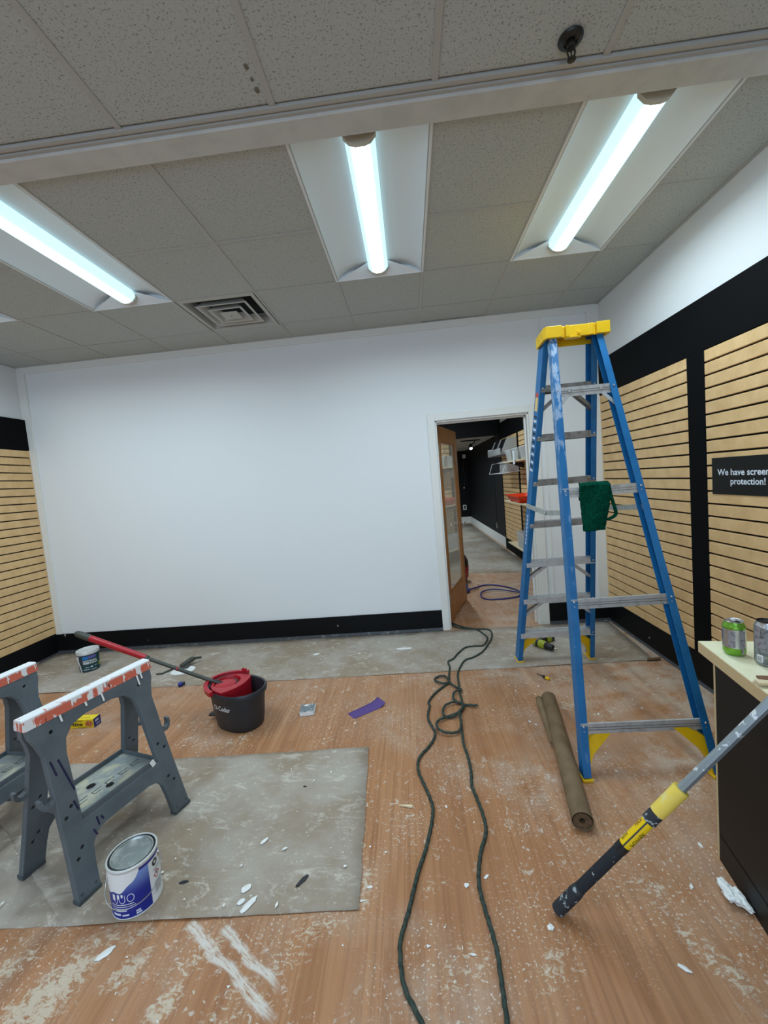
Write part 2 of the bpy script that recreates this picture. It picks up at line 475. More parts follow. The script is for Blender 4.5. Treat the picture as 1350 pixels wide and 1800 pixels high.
MT['can_grey'] = P('grey_can_print', (150,156,164), .35, .6, var=((112,116,124), 60, .5, .6))
MT['can_print'] = P('grey_label_print', (150,146,150), .5, .2, var=((120,116,124), 70, .5, .58))
MT['black_plastic'] = P('black_plastic', (24,24,26), .45)
MT['wood'] = P('pale_wood', (222,204,170), .6, var=((206,184,146), 20, .4, .7))
MT['wood_dark'] = P('brown_wood', (120,84,62), .6)
MT['crumple'] = P('white_tissue', (232,232,228), .8, spec=.1)
MT['can_white'] = P('white_label', (222,224,226), .45)
MT['blue_label'] = None
def blue_label():
    m, t, b = newmat('blue_gradient_label')
    tc = t.add('ShaderNodeTexCoord'); sp = t.add('ShaderNodeSeparateXYZ'); t.l.new(tc.outputs['Object'], sp.inputs[0])
    col = t.mix(t.step(sp.outputs[2], .085, .175), lin((22,38,140)), lin((120,150,210)))
    t.l.new(col, b.inputs['Base Color']); b.inputs['Roughness'].default_value = .35
    return m
MT['blue_label'] = blue_label()
MT['navy'] = P('navy_label_band', (30,38,130), .35)
MT['lid'] = P('paint_can_lid_metal', (150,158,156), .4, .7, var=((196,200,198), 22, .45, .7))
MT['rim'] = P('paint_splashed_rim', (212,214,212), .4, .3)
MT['wire'] = P('galvanised_wire', (190,192,190), .35, .8)
MT['teal'] = P('teal_label', (14,62,66), .45)
MT['slate'] = P('slate_bucket_plastic', (58,62,74), .5)
MT['label_blue'] = P('bright_blue_label', (30,110,190), .45)
MT['label_violet'] = P('violet_label', (96,90,160), .5)
MT['lime_label'] = P('lime_label_patch', (150,180,60), .5)
MT['box_yellow'] = P('yellow_carton', (236,208,26), .5)
MT['box_blue'] = P('navy_carton', (36,42,112), .5)
MT['box_print'] = P('dark_carton_print', (40,40,30), .5)
MT['box_food'] = P('brown_picture_print', (176,84,50), .5, var=((206,150,90), 60, .45, .6))
MT['purple'] = P('purple_abrasive', (96,76,130), .9, spec=.1, bump=(700, .3))
MT['sponge'] = P('grey_sponge', (112,120,124), .7, var=((170,172,168), 30, .5, .65))
MT['green_cloth'] = P('green_fleece', (4,70,51), .95, spec=.05, var=((3,50,38), 90, .4, .65), bump=(160, .9))
MT['yg'] = P('lime_tool_plastic', (150,160,30), .45)
MT['pole_grey'] = P('grey_pole', (150,158,160), .4, .6, flecks=((220,224,224), 26, .60))
MT['pole_black'] = P('black_foam_grip', (44,46,50), .8, spec=.2, flecks=((190,194,192), 55, .67))
MT['pole_end'] = P('paint_smeared_black_end', (40,44,50), .6, flecks=((150,160,162), 38, .55))
MT['pole_yellow'] = P('yellow_collar', (236,206,88), .5, var=((226,214,150), 18, .5, .75))
MT['pole_label'] = P('yellow_pole_label', (240,200,10), .4)
MT['maroon'] = P('maroon_print', (130,50,40), .5)
MT['olive'] = P('olive_print', (120,100,20), .5)
MT['clear'] = P('frosted_acrylic', (214,214,210), .25, alpha=.55)
MT['orange'] = P('orange_red_plastic', (232,66,26), .4)
MT['shelf'] = P('cream_shelf', (220,204,168), .5)
MT['spot'] = P('lit_spot_face', (255,255,255), .4, emis=((230,245,255), 12))
MT['chips'] = P('white_paint_chips', (230,229,224), .6)
MT['dark_chips'] = P('dark_scraps', (46,44,50), .7)
MT['warn_red'] = P('red_label', (196,70,50), .5)
MT['warn_cream'] = P('cream_label', (226,190,120), .5)
MT['chrome'] = P('chrome', (190,190,188), .2, .95)
MT['glass_shop'] = P('shop_glass', (240,245,248), .02, trans=1.0, alpha=.15)
MT['stain'] = P('ceiling_stain', (112,106,94), .9)
MT['duct'] = P('dark_duct', (18,18,20), .8)
MT['vent_white'] = P('vent_grey_enamel', (182,180,172), .5)

# ------------------------------------------------------------------ room shell
T = .12
SPILLS = [(95,1735,.19,.10,.9,1.0),(40,1790,.20,.12,.7,1.0),(225,1705,.11,.06,.9,.85),(285,1772,.10,.05,.9,.9),(20,1700,.12,.06,.8,.7),(180,1650,.16,.05,.3,.6),(250,1640,.10,.04,.2,.75),(330,1700,.12,.06,.9,.5),(500,1690,.12,.08,.4,.45),(560,1630,.16,.06,.2,.6),(430,1760,.2,.1,.4,.4),(370,1660,.12,.06,.6,.6),(640,1480,.03,.22,.1,.6),(645,1560,.035,.14,0,.8),(760,1560,.12,.06,.5,.35),(820,1700,.2,.1,.6,.4),(980,1700,.16,.12,.6,.4),(1140,1560,.14,.08,-.8,.5),(1260,1690,.2,.06,-1.0,.7),(1000,1240,.16,.09,.0,.6),(985,1195,.16,.05,.1,.6),(1080,1250,.12,.06,0,.5),(960,1360,.05,.12,.2,.5),(880,1185,.2,.05,0,.5),(420,1300,.14,.08,.5,.55),(330,1300,.12,.06,.4,.5),(240,1295,.2,.05,.3,.45)]
SPILLS = [(at(px,py),rx,ry,ro,k) for (px,py,rx,ry,ro,k) in SPILLS]
def spill(x,y):
    m_ = 0.0
    for (q_,rx,ry,ro,k) in SPILLS:
        dx, dy = x-q_.x, y-q_.y; c, s_ = math.cos(ro), math.sin(ro)
        d = math.hypot((dx*c+dy*s_)/rx, (-dx*s_+dy*c)/ry)
        if d < 1: t_ = min(1,(1-d)/.75); m_ = max(m_, k*t_*t_*(3-2*t_))
    return m_
fm = MB(); NX, NY = 190, 118
gx = lambda i: XL+(XR-XL)*i/NX
gy = lambda j: -3.6+3.6*j/NY
fm.add([(gx(i),gy(j),0) for j in range(NY+1) for i in range(NX+1)],[(j*(NX+1)+i,j*(NX+1)+i+1,(j+1)*(NX+1)+i+1,(j+1)*(NX+1)+i) for j in range(NY) for i in range(NX)])
for (x0,y0,x1,y1) in ((XL,YB-.1,XR,-3.6),(XL,0,XR+.1,9.0)): fm.add([(x0,y0,0),(x1,y0,0),(x1,y1,0),(x0,y1,0)],[(0,1,2,3)])
fm.box((XL-.2,YB-.15,-.12),(XR+.2,9.2,-.02))
fl = fm.build('floor', MT['floor'], weld=False); tag(fl, 'brown laminate floor speckled with plaster dust', kind='structure')
at_ = fl.data.attributes.new('spill','FLOAT','POINT')
at_.data.foreach_set('value',[spill(v_.co.x,v_.co.y) if v_.co.z > -.01 else 0.0 for v_ in fl.data.vertices])
def struct(name, mb, m, label=None, parent=None, bevel=0):
    o = mb.build(name, m, parent, bevel=bevel)
    if parent is None: tag(o, label, kind='structure')
    return o
DX0, DX1, DZ = 0.686, 1.560, 2.045
outl = [(XL-T,0),(DX0,0),(DX0,DZ),(DX1,DZ),(DX1,0),(XR+T,0),(XR+T,H+.15),(XL-T,H+.15)]
wb = struct('wall_back', plate(outl, [], lambda u,v: (u,0,v), lambda u,v: (u,T,v)), MT['white_wall'], 'plain white painted back wall with a doorway')
wl = struct('wall_left', MB().box((XL-T, YB, 0), (XL, 0, H+.15)), MT['white_wall'], 'left side wall, white above a black band and pale slats')
wr = struct('wall_right', MB().box((XR, YB, 0), (XR+T, 0, H+.15)), MT['white_wall'], 'right side wall, white above a black band and pale slats')
# front wall of the shop, behind the camera: white wall with a shop window
wx0, wx1, wz0, wz1 = -2.7, 1.5, .3, 2.4
wf = struct('wall_front', plate([(XL-T,0),(XR+T,0),(XR+T,H+.15),(XL-T,H+.15)], [[(wx0,wz0),(wx1,wz0),(wx1,wz1),(wx0,wz1)]], lambda u,v: (u,YB-T,v), lambda u,v: (u,YB,v)), MT['white_wall'], 'white front wall with a wide shop window')
wf_ = MB()
for (a,b_) in (((wx0,wz0),(wx1,wz0+.05)),((wx0,wz1-.05),(wx1,wz1)),((wx0,wz0),(wx0+.05,wz1)),((wx1-.05,wz0),(wx1,wz1)),((-.63,wz0),(-.57,wz1))):
    wf_.box((a[0],YB-.08,a[1]), (b_[0],YB-.03,b_[1]))
win = struct('window_1', wf_, MT['dark_metal'], 'wide shop window in a dark metal frame')

# trims on the back wall
struct('trim_1', MB().box((XL, -.012, 2.89), (XR, 0, H)), MT['trim_white'], 'white band under the ceiling on the back wall', bevel=.002)
struct('trim_2', MB().box((XL, -.014, .205), (XL+.085, 0, 2.89)), MT['trim_white'], 'white upright corner strip at the left end of the back wall', bevel=.002)
struct('trim_3', MB().box((XR-.11, -.014, .205), (XR, 0, 2.89)), MT['trim_white'], 'white upright corner strip at the right end of the back wall', bevel=.002)
struct('trim_4', MB().box((1.70, -.006, .205), (1.712, 0, 2.89)), MT['trim_white'], 'thin white joint strip right of the doorway')
# door casing
cas = MB()
CW = .07
cas.add([], [])
for (x0,x1,z0,z1) in ((DX0-CW,DX0,0,DZ+CW),(DX1,DX1+CW+.02,0,DZ+CW),(DX0,DX1,DZ,DZ+CW)):
    cas.box((x0,-.018,z0),(x1,0,z1))
struct('trim_5', cas, MT['trim_white'], 'white casing around the doorway', bevel=.003)
jam = MB()
jam.box((DX0-.002,0,0),(DX0+.016,T,DZ)); jam.box((DX1-.016,0,0),(DX1+.002,T,DZ)); jam.box((DX0,0,DZ-.016),(DX1,T,DZ+.002))
jam.box((DX1-.03,.05,0),(DX1-.016,.07,DZ-.016)); jam.box((DX0+.016,.05,DZ-.03),(DX1-.016,.07,DZ-.016))
struct('trim_6', jam, MT['trim_white'], 'white jamb lining inside the doorway', bevel=.002)
# baseboards
BH = .205
struct('baseboard_back', MB().box((XL, -.016, .02), (DX0-CW, 0, BH)), MT['black_base'], 'black baseboard along the back wall left of the doorway', bevel=.002)
struct('baseboard_back_right', MB().box((DX1+CW+.02, -.016, .02), (XR, 0, BH)), MT['black_base'], 'short black baseboard right of the doorway', bevel=.002)
def cove(name, a, b_, d, label):
    a = Vector(a); b_ = Vector(b_); d = Vector(d)
    poly = [(0,0),(.03,0),(.03,.006),(.02,.012),(.016,.03),(0,.03)]
    struct(name, MB().prism(poly, a, b_, d, Vector((0,0,1))), MT['cove'], label)
cove('trim_7', (XL,0,0), (DX0-CW,0,0), (0,-1,0), 'dark grey floor moulding below the back baseboard')
cove('trim_8', (DX1+CW+.02,0,0), (XR,0,0), (0,-1,0), 'dark grey floor moulding below the short baseboard')
cove('trim_9', (XR,-.03,0), (XR,YB,0), (-1,0,0), 'dark grey floor moulding along the right wall')
cove('trim_10', (XL,-.03,0), (XL,YB,0), (1,0,0), 'dark grey floor moulding along the left wall')
struct('baseboard_right', MB().box((XR-.02, YB, .02), (XR, 0, .212)), MT['black_base'], 'black baseboard under the slats on the right wall', bevel=.002)
struct('baseboard_left', MB().box((XL, YB, .02), (XL+.02, 0, .212)), MT['black_base'], 'black baseboard under the slats on the left wall', bevel=.002)

# slat walls: backing > slats
ZT, ZB_, NS = 2.133, .212, 25
PITCH = (ZT-ZB_)/NS
slat_meshes = {}
def slat_mesh(L):
    k = round(L,3)
    if k not in slat_meshes:
        g = .0055; hh = PITCH-2*g/1
        t_ = .016
        mb = MB().prism([(0,-hh/2),(t_-.002,-hh/2),(t_,-hh/2+.002),(t_,hh/2-.002),(t_-.002,hh/2),(0,hh/2)], (0,0,0), (0,L,0), Vector((1,0,0)), Vector((0,0,1)))
        me = mb.mesh('slat'); me.materials.append(MT['slat']); slat_meshes[k] = me
    return slat_meshes[k]
def slat_panel(wall, xw, side, y0, y1):
    """side -1: slats look toward -x (right wall)"""
    d = .008
    bk = MB().box((min(xw,xw+side*d), y0, ZB_), (max(xw,xw+side*d), y1, ZT)).build('slat_backing', MT['black_groove'], wall)
    me = slat_mesh(y1-y0)
    for i in range(NS):
        o = bpy.data.objects.new('slat', me); COL.objects.link(o); o.parent = bk
        o.location = (xw+side*d, y0 if side > 0 else y1, ZB_+PITCH*(i+.5))
        o.rotation_euler = (0,0,0) if side > 0 else (0,0,PI)
    return bk
def band(wall, xw, side, y0, y1, z0, z1, d=.026, name='black_band'):
    return MB().box((min(xw,xw+side*d), y0, z0), (max(xw,xw+side*d), y1, z1)).build(name, MT['black'], wall, bevel=.0015)
for (y0,y1) in ((-1.195,-.012),(-2.555,-1.35),(-3.915,-2.71),(-5.275,-4.07),(-6.635,-5.43)): slat_panel(wr, XR, -1, y0, y1)
for (y0,y1) in ((-1.35,-1.195),(-2.71,-2.555),(-4.07,-3.915),(-5.43,-5.275),(YB+.01,-6.635)): band(wr, XR, -1, y0, y1, .212, ZT, name='black_upright')
band(wr, XR, -1, YB+.01, -.002, ZT, 2.44)
for (y0,y1) in ((-1.20,-.012),(-2.56,-1.35),(-3.92,-2.71),(-5.28,-4.07)): slat_panel(wl, XL, 1, y0, y1)
for (y0,y1) in ((-1.35,-1.20),(-2.71,-2.56),(-4.07,-3.92),(YB+.01,-5.28)): band(wl, XL, 1, y0, y1, .212, ZT, name='black_upright')
band(wl, XL, 1, YB+.01, -.002, ZT, 2.44)

# ------------------------------------------------------------------ ceiling: slab > grid bars, tiles
ce = struct('ceiling', MB().box((XL-T, YB-T, H+.13), (XR+T, .3, H+.2)), MT['duct'], 'suspended ceiling of speckled acoustic tiles')
xs = [XL]+[i*G for i in range(-5,4)]+[XR]
far_rows = [0.0]+[R1-G*k for k in range(4)]            # wall, R1, R2, R3, R4
near_rows = [-2.335-1.22*k for k in range(5)]
near_rows = [y for y in near_rows if y > YB]+[YB]
lights_at = {-5:1, -3:1, 0:1, 2:1}
tile_me = {}
def tile(x0,x1,y0,y1, tilt=0):
    w_, d_ = round(x1-x0-.008,3), round(y1-y0-.008,3)
    if (w_,d_) not in tile_me:
        mb = MB(); e = .006
        mb.loops([[(-w_/2,-d_/2,.012),(w_/2,-d_/2,.012),(w_/2,d_/2,.012),(-w_/2,d_/2,.012)],
                  [(-w_/2,-d_/2,.002),(w_/2,-d_/2,.002),(w_/2,d_/2,.002),(-w_/2,d_/2,.002)],
                  [(-w_/2+e,-d_/2+e,0),(w_/2-e,-d_/2+e,0),(w_/2-e,d_/2-e,0),(-w_/2+e,d_/2-e,0)]], False, True, True)
        me = mb.mesh('ceiling_tile'); me.materials.append(MT['tile']); tile_me[(w_,d_)] = me
    o = bpy.data.objects.new('ceiling_tile', tile_me[(w_,d_)]); COL.objects.link(o); o.parent = ce
    o.location = ((x0+x1)/2, (y0+y1)/2, H+.0035+random.uniform(0,.0012)); o.rotation_euler = (tilt, 0, 0)
def idx(x): return round(x/G) if abs(x/G-round(x/G)) < .01 else None
for a in range(len(xs)-1):
    x0, x1 = xs[a], xs[a+1]
    for r in range(4):
        y1, y0 = far_rows[r], far_rows[r+1]
        i = idx(x0)
        if r >= 2 and i in lights_at: continue
        if r == 1 and i == -2: continue          # the air diffuser
        tile(x0, x1, y0, y1-.026 if (r == 0 and i == 1) else y1)      # one tile sits ajar at the back wall
    for r in range(len(near_rows)-1): tile(x0, x1, near_rows[r+1], near_rows[r])
def gbar(lo, hi): MB().box(lo, hi).build('grid_bar', MT['grid'], ce)
bw = .012
for x in xs[1:-1]:
    gbar((x-bw, -2.19, H), (x+bw, 0, H+.004)); gbar((x-bw, YB, H), (x+bw, -2.33, H+.004))
for k,y in enumerate(far_rows[1:4]):
    for a in range(len(xs)-1):
        if k == 2 and idx(xs[a]) in lights_at: continue
        gbar((xs[a]+bw, y-bw*.8, H+.0004), (xs[a+1]-bw, y+bw*.8, H+.004))
for y in near_rows[1:-1]: gbar((XL, y-bw, H+.0004), (XR, y+bw, H+.004))
for (lo,hi) in (((XL,-.022,H-.001),(XR,0,H+.004)),((XR-.022,-2.19,H-.001),(XR,0,H+.004)),((XL,-2.19,H-.001),(XL+.022,0,H+.004)),((XR-.022,YB,H-.001),(XR,-2.33,H+.004)),((XL,YB,H-.001),(XL+.022,-2.33,H+.004))):
    MB().box(lo,hi).build('wall_angle', MT['grid'], ce)
struct('trim_11', MB().box((XL, -2.292, H-.022), (XR, -2.183, H+.02)), MT['board_white'], 'pale painted board running across the ceiling in front of the lamps', bevel=.004)
tr = MB(); 
tr.box((XL,-2.333,H-.006),(XR,-2.316,H+.02)); tr.box((XL,-2.318,H-.001),(XR,-2.304,H+.02)); tr.box((XL,-2.306,H-.010),(XR,-2.292,H+.02))
struct('trim_12', tr, MT['grid'], 'stepped grey edge strip along the ceiling board')

for (px,py,r_) in ((433,119,.008),(443,141,.006),(452,160,.009)):
    q = at(px,py,H); MB().lathe([(r_,.0032),(.0001,.0022)],9,Matrix.Translation((q.x,q.y,H-.001)),sy=1.4).build('water_stain', MT['stain'], ce)
# troffer lamps
def make_troffer():
    root = empty('ceiling_lamp')
    W2, L2 = .298, .60
    prof = [(.298,0),(.292,.006),(.27,.028),(.22,.052),(.16,.066),(.10,.068),(.064,.066)]
    def side(s):
        mb = MB(); ring = []
        for (x,z) in prof:
            k = max(0, 1-(z/.07)); 
            ring.append([(s*x,-L2+.001,z),(s*x,L2-.001,z)])
        vs = [p for r in ring for p in r]
        fs = [(2*i,2*i+1,2*i+3,2*i+2) for i in range(len(prof)-1)]
        mb.add(vs, fs, True); return mb
    for s in (-1,1): side(s).build('reflector', MT['lamp_pan'], root, weld=False, sharp=60)
    for s in (-1,1):
        mb = MB()
        y0 = s*L2; y1 = s*(L2-.085)
        mb.add([(-.298,y0,0),(.298,y0,0),(.07,y1,.062),(-.07,y1,.062)], [(0,1,2,3)])
        mb.add([(-.298,y0,0),(.298,y0,0),(.298,y0,.075),(-.298,y0,.075)], [(0,1,2,3)])
        mb.build('end_plate', MT['lamp_pan'], root, weld=False)
        cp = MB(); oct_ = [(-.072,.066),(-.072,.028),(-.048,.002),(-.02,-.007),(.02,-.007),(.048,.002),(.072,.028),(.072,.066)]
        cp.prism(oct_, (0,s*.535,0), (0,s*.556,0), Vector((1,0,0)), Vector((0,0,1)))
        cp.build('lens_end_cap', MT['lens_cap'], root)
    pf = [(-.066,.066),(-.066,.03),(-.045,.006),(-.02,-.003),(.02,-.003),(.045,.006),(.066,.03),(.066,.066)]
    mb = MB(); vs = [(x,y,z) for y in (-.534,.534) for (x,z) in pf]; n = len(pf)
    mb.add(vs, [(i,i+1,n+i+1,n+i) for i in range(n-1)], True)
    mb.build('lens', MT['lens'], root, weld=False, sharp=80)
    fr = MB()
    for s in (-1,1):
        fr.box((s*.304-.006,-.604,-.002),(s*.304+.006,.604,.003)); fr.box((-.304,s*.601-.004,-.002),(.304,s*.601+.004,.003))
    fr.build('frame_edge', MT['lamp_pan'], root)
    return root
def lamp_light(root, k=1.0):
    l = bpy.data.lights.new('lamp_glow', 'AREA'); l.shape = 'RECTANGLE'; l.size = .034; l.size_y = 1.06
    l.spread = 2.88; l.energy = LAMP_W*k; l.color = LAMP_COL
    o = bpy.data.objects.new('lamp_glow', l); COL.objects.link(o); o.parent = root; o.location = (0,0,-.0045)
proto = make_troffer()
lamp_spots = [(-5,'white ceiling lamp at far left, only its corner in view'),(-3,'long lit ceiling lamp left of the air vent, cut by the left edge'),(0,'long lit ceiling lamp in the middle, above the white wall'),(2,'long lit ceiling lamp on the right, above the ladder')]
for q,(i,lab) in enumerate(lamp_spots):
    o = copy_tree(proto)
    o.location = (i*G+G/2, (far_rows[2]+far_rows[4])/2, H)
    tag(o, lab, 'ceiling lamp', 'row of ceiling lamps')
    lamp_light(o)
# unseen lamps added behind the photographer to light the front of the shop
for q,x in enumerate((-2.135,.305)):
    o = copy_tree(proto) ; o.location = (x, near_rows[2]+.61, H)
    tag(o, ('added unseen long lit ceiling lamp over the front of the shop, left', 'added unseen long lit ceiling lamp over the front of the shop, right')[q], 'ceiling lamp', 'row of ceiling lamps')
    lamp_light(o)

# air diffuser
vx, vy = -1.5*G, R1-G/2
v = empty('air_vent', (vx, vy, H), 0, 'square grey ceiling air vent with nested louvres, beside the left lamp', 'air vent')
def sq_ring(a0,z0,a1,z1,t_=.0):
    return [[(-a0,-a0,z0),(a0,-a0,z0),(a0,a0,z0),(-a0,a0,z0)],[(-a1,-a1,z1),(a1,-a1,z1),(a1,a1,z1),(-a1,a1,z1)]]
MB().loops(sq_ring(.30,0,.262,0)+[[(-.25,-.25,.05),(.25,-.25,.05),(.25,.25,.05),(-.25,.25,.05)]], False).build('frame', MT['vent_white'], v)
MB().add([(-.25,-.25,.09),(.25,-.25,.09),(.25,.25,.09),(-.25,.25,.09)],[(0,1,2,3)]).build('duct_opening', MT['duct'], v)
MB().loops(sq_ring(.25,.05,.25,.09),False).build('duct_wall', MT['vent_white'], v)
for (a,zz) in ((.20,-.004),(.135,-.010),):
    r = [[(-q,-q,z),(q,-q,z),(q,q,z),(-q,q,z)] for q,z in ((a-.05,zz+.055),(a-.006,zz+.004),(a,zz),(a-.020,zz),(a-.056,zz+.05))]
    MB().loops(r, False).build('louvre', MT['vent_white'], v)
MB().box((-.07,-.07,-.014),(.07,.07,-.008)).build('louvre_centre', MT['vent_white'], v, bevel=.004)
MB().lathe([(.006,-.016),(.004,-.017),(.0001,-.0172)],10).build('screw', MT['dark_metal'], v)

# sprinkler
q = at(1003,68,H)
s = empty('sprinkler', (q.x,q.y,H), 0, 'bronze sprinkler head hanging from the ceiling at upper right', 'sprinkler')
MB().lathe([(.041,0),(.040,-.004),(.034,-.010),(.022,-.014),(.020,-.008),(.0001,-.008)],28).build('escutcheon', MT['dark_metal'], s)
MB().lathe([(.014,-.006),(.014,-.022),(.010,-.026),(.010,-.034),(.0001,-.034)],16).build('body', MT['dark_metal'], s)
for sg in (-1,1): MB().tube([(sg*.009,0,-.030),(sg*.013,0,-.044),(sg*.009,0,-.058),(0,0,-.064)],.0028,8).build('frame_arm', MT['dark_metal'], s)
MB().tube([(0,0,-.03),(0,0,-.062)],.0025,8).build('bulb', MT['dark_metal'], s)
MB().lathe([(.0001,-.064),(.014,-.065),(.014,-.067),(.0001,-.068)],14).build('deflector', MT['dark_metal'], s)

# ------------------------------------------------------------------ the room behind the doorway
YF = 8.85
wr2 = struct('wall_far_right', MB().box((XR, T, 0), (XR+T, YF, H+.1)), MT['white_wall'], 'right wall of the room behind the doorway')
band(wr2, XR, -1, T, 4.24, ZT, 2.44)
slat_panel(wr2, XR, -1, 2.93, 4.09); slat_panel(wr2, XR, -1, 1.62, 2.83); slat_panel(wr2, XR, -1, .30, 1.52)
band(wr2, XR, -1, 2.83, 2.93, .22, ZT, name='black_upright'); band(wr2, XR, -1, 1.52, 1.62, .22, ZT, name='black_upright'); band(wr2, XR, -1, 4.09, 4.16, .0, ZT, name='black_upright')
band(wr2, XR, -1, T, 4.09, 0, .212, name='black_base')
MB().box((XR-.012,4.16,.20),(XR,YF,2.6)).build('black_panel', MT['far_black'], wr2)
MB().box((XR-.024,4.16,2.2),(XR-.012,4.9,2.44)).build('black_panel', MT['far_black'], wr2)
MB().box((XR-.018,4.92,.32),(XR-.012,4.96,1.55)).build('door_gap', MT['black_groove'], wr2)
for y in (4.94,): MB().box((XR-.022,y-.02,.30),(XR-.012,y+.02,.42)).build('hinge', MT['alu'], wr2)
struct('wall_far_back', MB().box((-1.6,YF,0),(XR+T,YF+.1,H+.1)), MT['far_black'], 'black end wall of the room behind the doorway')
struct('wall_far_left', MB().box((-1.7,T,0),(-1.6,YF,H+.1)), MT['white_wall'], 'left wall of the room behind the doorway, hidden by the door')
struct('baseboard_far_back', MB().box((-1.6,YF-.02,0),(XR,YF,.2)), MT['trim_white'], 'white baseboard on the black end wall')
struct('baseboard_far_right', MB().box((XR-.02,4.16,0),(XR,YF-.02,.2)), MT['trim_white'], 'white baseboard along the black side wall', bevel=.003)
struct('wall_far_header', MB().box((-1.6,4.24,2.235),(XR,4.36,H+.1)), MT['far_black'], 'black beam across the room behind the doorway')
cf = struct('ceiling_far', MB().box((-1.6,.3,H+.0),(XR+T,4.24,H+.1)), MT['board_white'], 'high ceiling of the room behind the doorway')
cl = struct('ceiling_low', MB().box((-1.6,4.36,2.25),(XR+T,YF+.1,2.33)), MT['tile'], 'low tiled ceiling beyond the black beam')
for x in (.9,1.51,2.12): MB().box((x-.012,4.36,2.247),(x+.012,YF,2.25)).build('grid_bar', MT['grid'], cl)
for y in (4.97,5.58,6.19,6.8,7.41,8.02,8.63): MB().box((-1.6,y-.012,2.2472),(XR,y+.012,2.25)).build('grid_bar', MT['grid'], cl)
lo = copy_tree(proto); lo.location = (.9, 2.3, H-.001)  # added lamp, out of view, to brighten the room behind the doorway
tag(lo, 'added unseen ceiling lamp lighting the room behind the doorway', 'ceiling lamp', 'row of ceiling lamps'); lamp_light(lo, 2.2)
lo2 = copy_tree(proto); lo2.location = (.2, 6.4, 2.249)  # second added lamp, kept hidden, to lift the light beyond the beam
tag(lo2, 'added ceiling lamp in the low ceiling beyond the black beam, hidden by the open door', 'ceiling lamp', 'row of ceiling lamps'); lamp_light(lo2, 3.2)
for c_ in list(proto.children): bpy.data.objects.remove(c_)
bpy.data.objects.remove(proto)
# track spot
tk = empty('track_spotlight', (1.88,5.05,2.25), 0, 'black track spotlight glowing on the low ceiling beyond the doorway', 'spotlight')
MB().box((-.3,-.018,-.024),(.10,.018,0)).build('track', MT['black_plastic'], tk)
MB().tube([(0,0,-.02),(-.02,0,-.07),(-.08,-.02,-.10)],.012,8).build('arm', MT['black_plastic'], tk)
Md = Matrix.Translation((-.10,-.03,-.15)) @ Matrix.Rotation(-.75,4,'X')
MB().lathe([(.0001,.075),(.03,.07),(.04,.05),(.045,-.05),(.047,-.055)],16,Md).build('housing', MT['black_plastic'], tk)
MB().disc(.030,-.05,16,Md,up=False).build('lit_face', MT['spot'], tk)
# outlet, sensor, hanging wire on the far wall
ot = empty('wall_outlet', (2.06,YF-.004,.50), 0, 'pale electrical outlet on the black end wall', 'outlet')
MB().box((-.055,-.006,-.08),(.055,0,.08)).build('cover_plate', MT['trim_white'], ot, bevel=.003)
MB().box((-.025,-.009,-.045),(.025,-.006,.045)).build('socket', MT['dark_metal'], ot)
sn = empty('wall_sensor', (2.14,YF-.004,2.08), 0, 'small pale sensor with a hanging wire on the black end wall', 'sensor')
MB().box((-.05,-.05,-.06),(.05,0,.06)).build('housing', MT['can_white'], sn, bevel=.012)
MB().tube([(-.02,-.01,-.06),(-.05,-.01,-.4),(.0,-.01,-.7),(-.06,-.012,-.95)],.0035,6).build('wire', MT['grip_grey'], sn)
MB().lathe([(.0001,-.02),(.018,-.02),(.018,.02),(.0001,.02)],8,Matrix.Translation((-.06,-.02,-.97))).build('plug', MT['can_white'], sn)

# shelves and what stands on them
def shelf(z, y0, y1, label, m=MT['shelf'], dp=.29):
    sh = empty('wall_shelf', (XR-.024, (y0+y1)/2, z), 0, label, 'shelf', 'shelves on the slatted wall behind the doorway')
    L = (y1-y0)/2
    MB().box((-dp,-L,-.02),(0,L,0)).build('board', m, sh, bevel=.002)
    for y in (-L*.8, L*.8):
        MB().add([(-dp*.85,y-.004,-.02),(0,y-.004,-.02),(0,y-.004,-.12),(-dp*.85,y+.004,-.02),(0,y+.004,-.02),(0,y+.004,-.12)],[(0,2,1),(3,4,5),(0,1,4,3),(1,2,5,4),(2,0,3,5)]).build('bracket', MT['black_plastic'], sh)
    return sh
shelf(1.66, 1.40, 2.72, 'upper cream wall shelf behind the doorway, holding clear bins')
shelf(1.045, 1.50, 2.80, 'middle cream wall shelf behind the doorway, holding an orange tray')
shelf(.27, 1.50, 3.3, 'lowest cream wall shelf behind the doorway, just above the black base', dp=.15)
def bin_(name, loc, dx, dy, dz, label, cat, m, group=None, fl_=.8):
    b_ = empty(name, loc, 0, label, cat, group)
    t_ = .006
    def ring(a,bb,z): return [(-a,-bb,z),(a,-bb,z),(a,bb,z),(-a,bb,z)]
    mb = MB().loops([ring(dx*fl_,dy*fl_,0),ring(dx,dy,dz),ring(dx-t_,dy-t_,dz),ring(dx*fl_-t_,dy*fl_-t_,t_)], False, True, True)
    mb.build('shell', m, b_)
    return b_
for k,(y,lab) in enumerate(((2.52,'clear acrylic bin at the far end of the upper shelf'),(2.12,'clear acrylic bin in the middle of the upper shelf'),(1.72,'clear acrylic bin at the near end of the upper shelf'))):
    bb = bin_('acrylic_bin', (XR-.17,y,1.66), .11, .17, .17, lab, 'bin', MT['clear'], 'clear bins on the upper shelf')
    MB().box((-.112,-.17,.165),(-.104,.17,.175)).build('lip', MT['can_white'], bb)
tg = MB().box((1.905,1.93,1.60),(1.908,2.03,1.79)).build('paper_tag', MT['can_white']); tag(tg, 'white paper tag hanging over the edge of the upper shelf', 'tag')
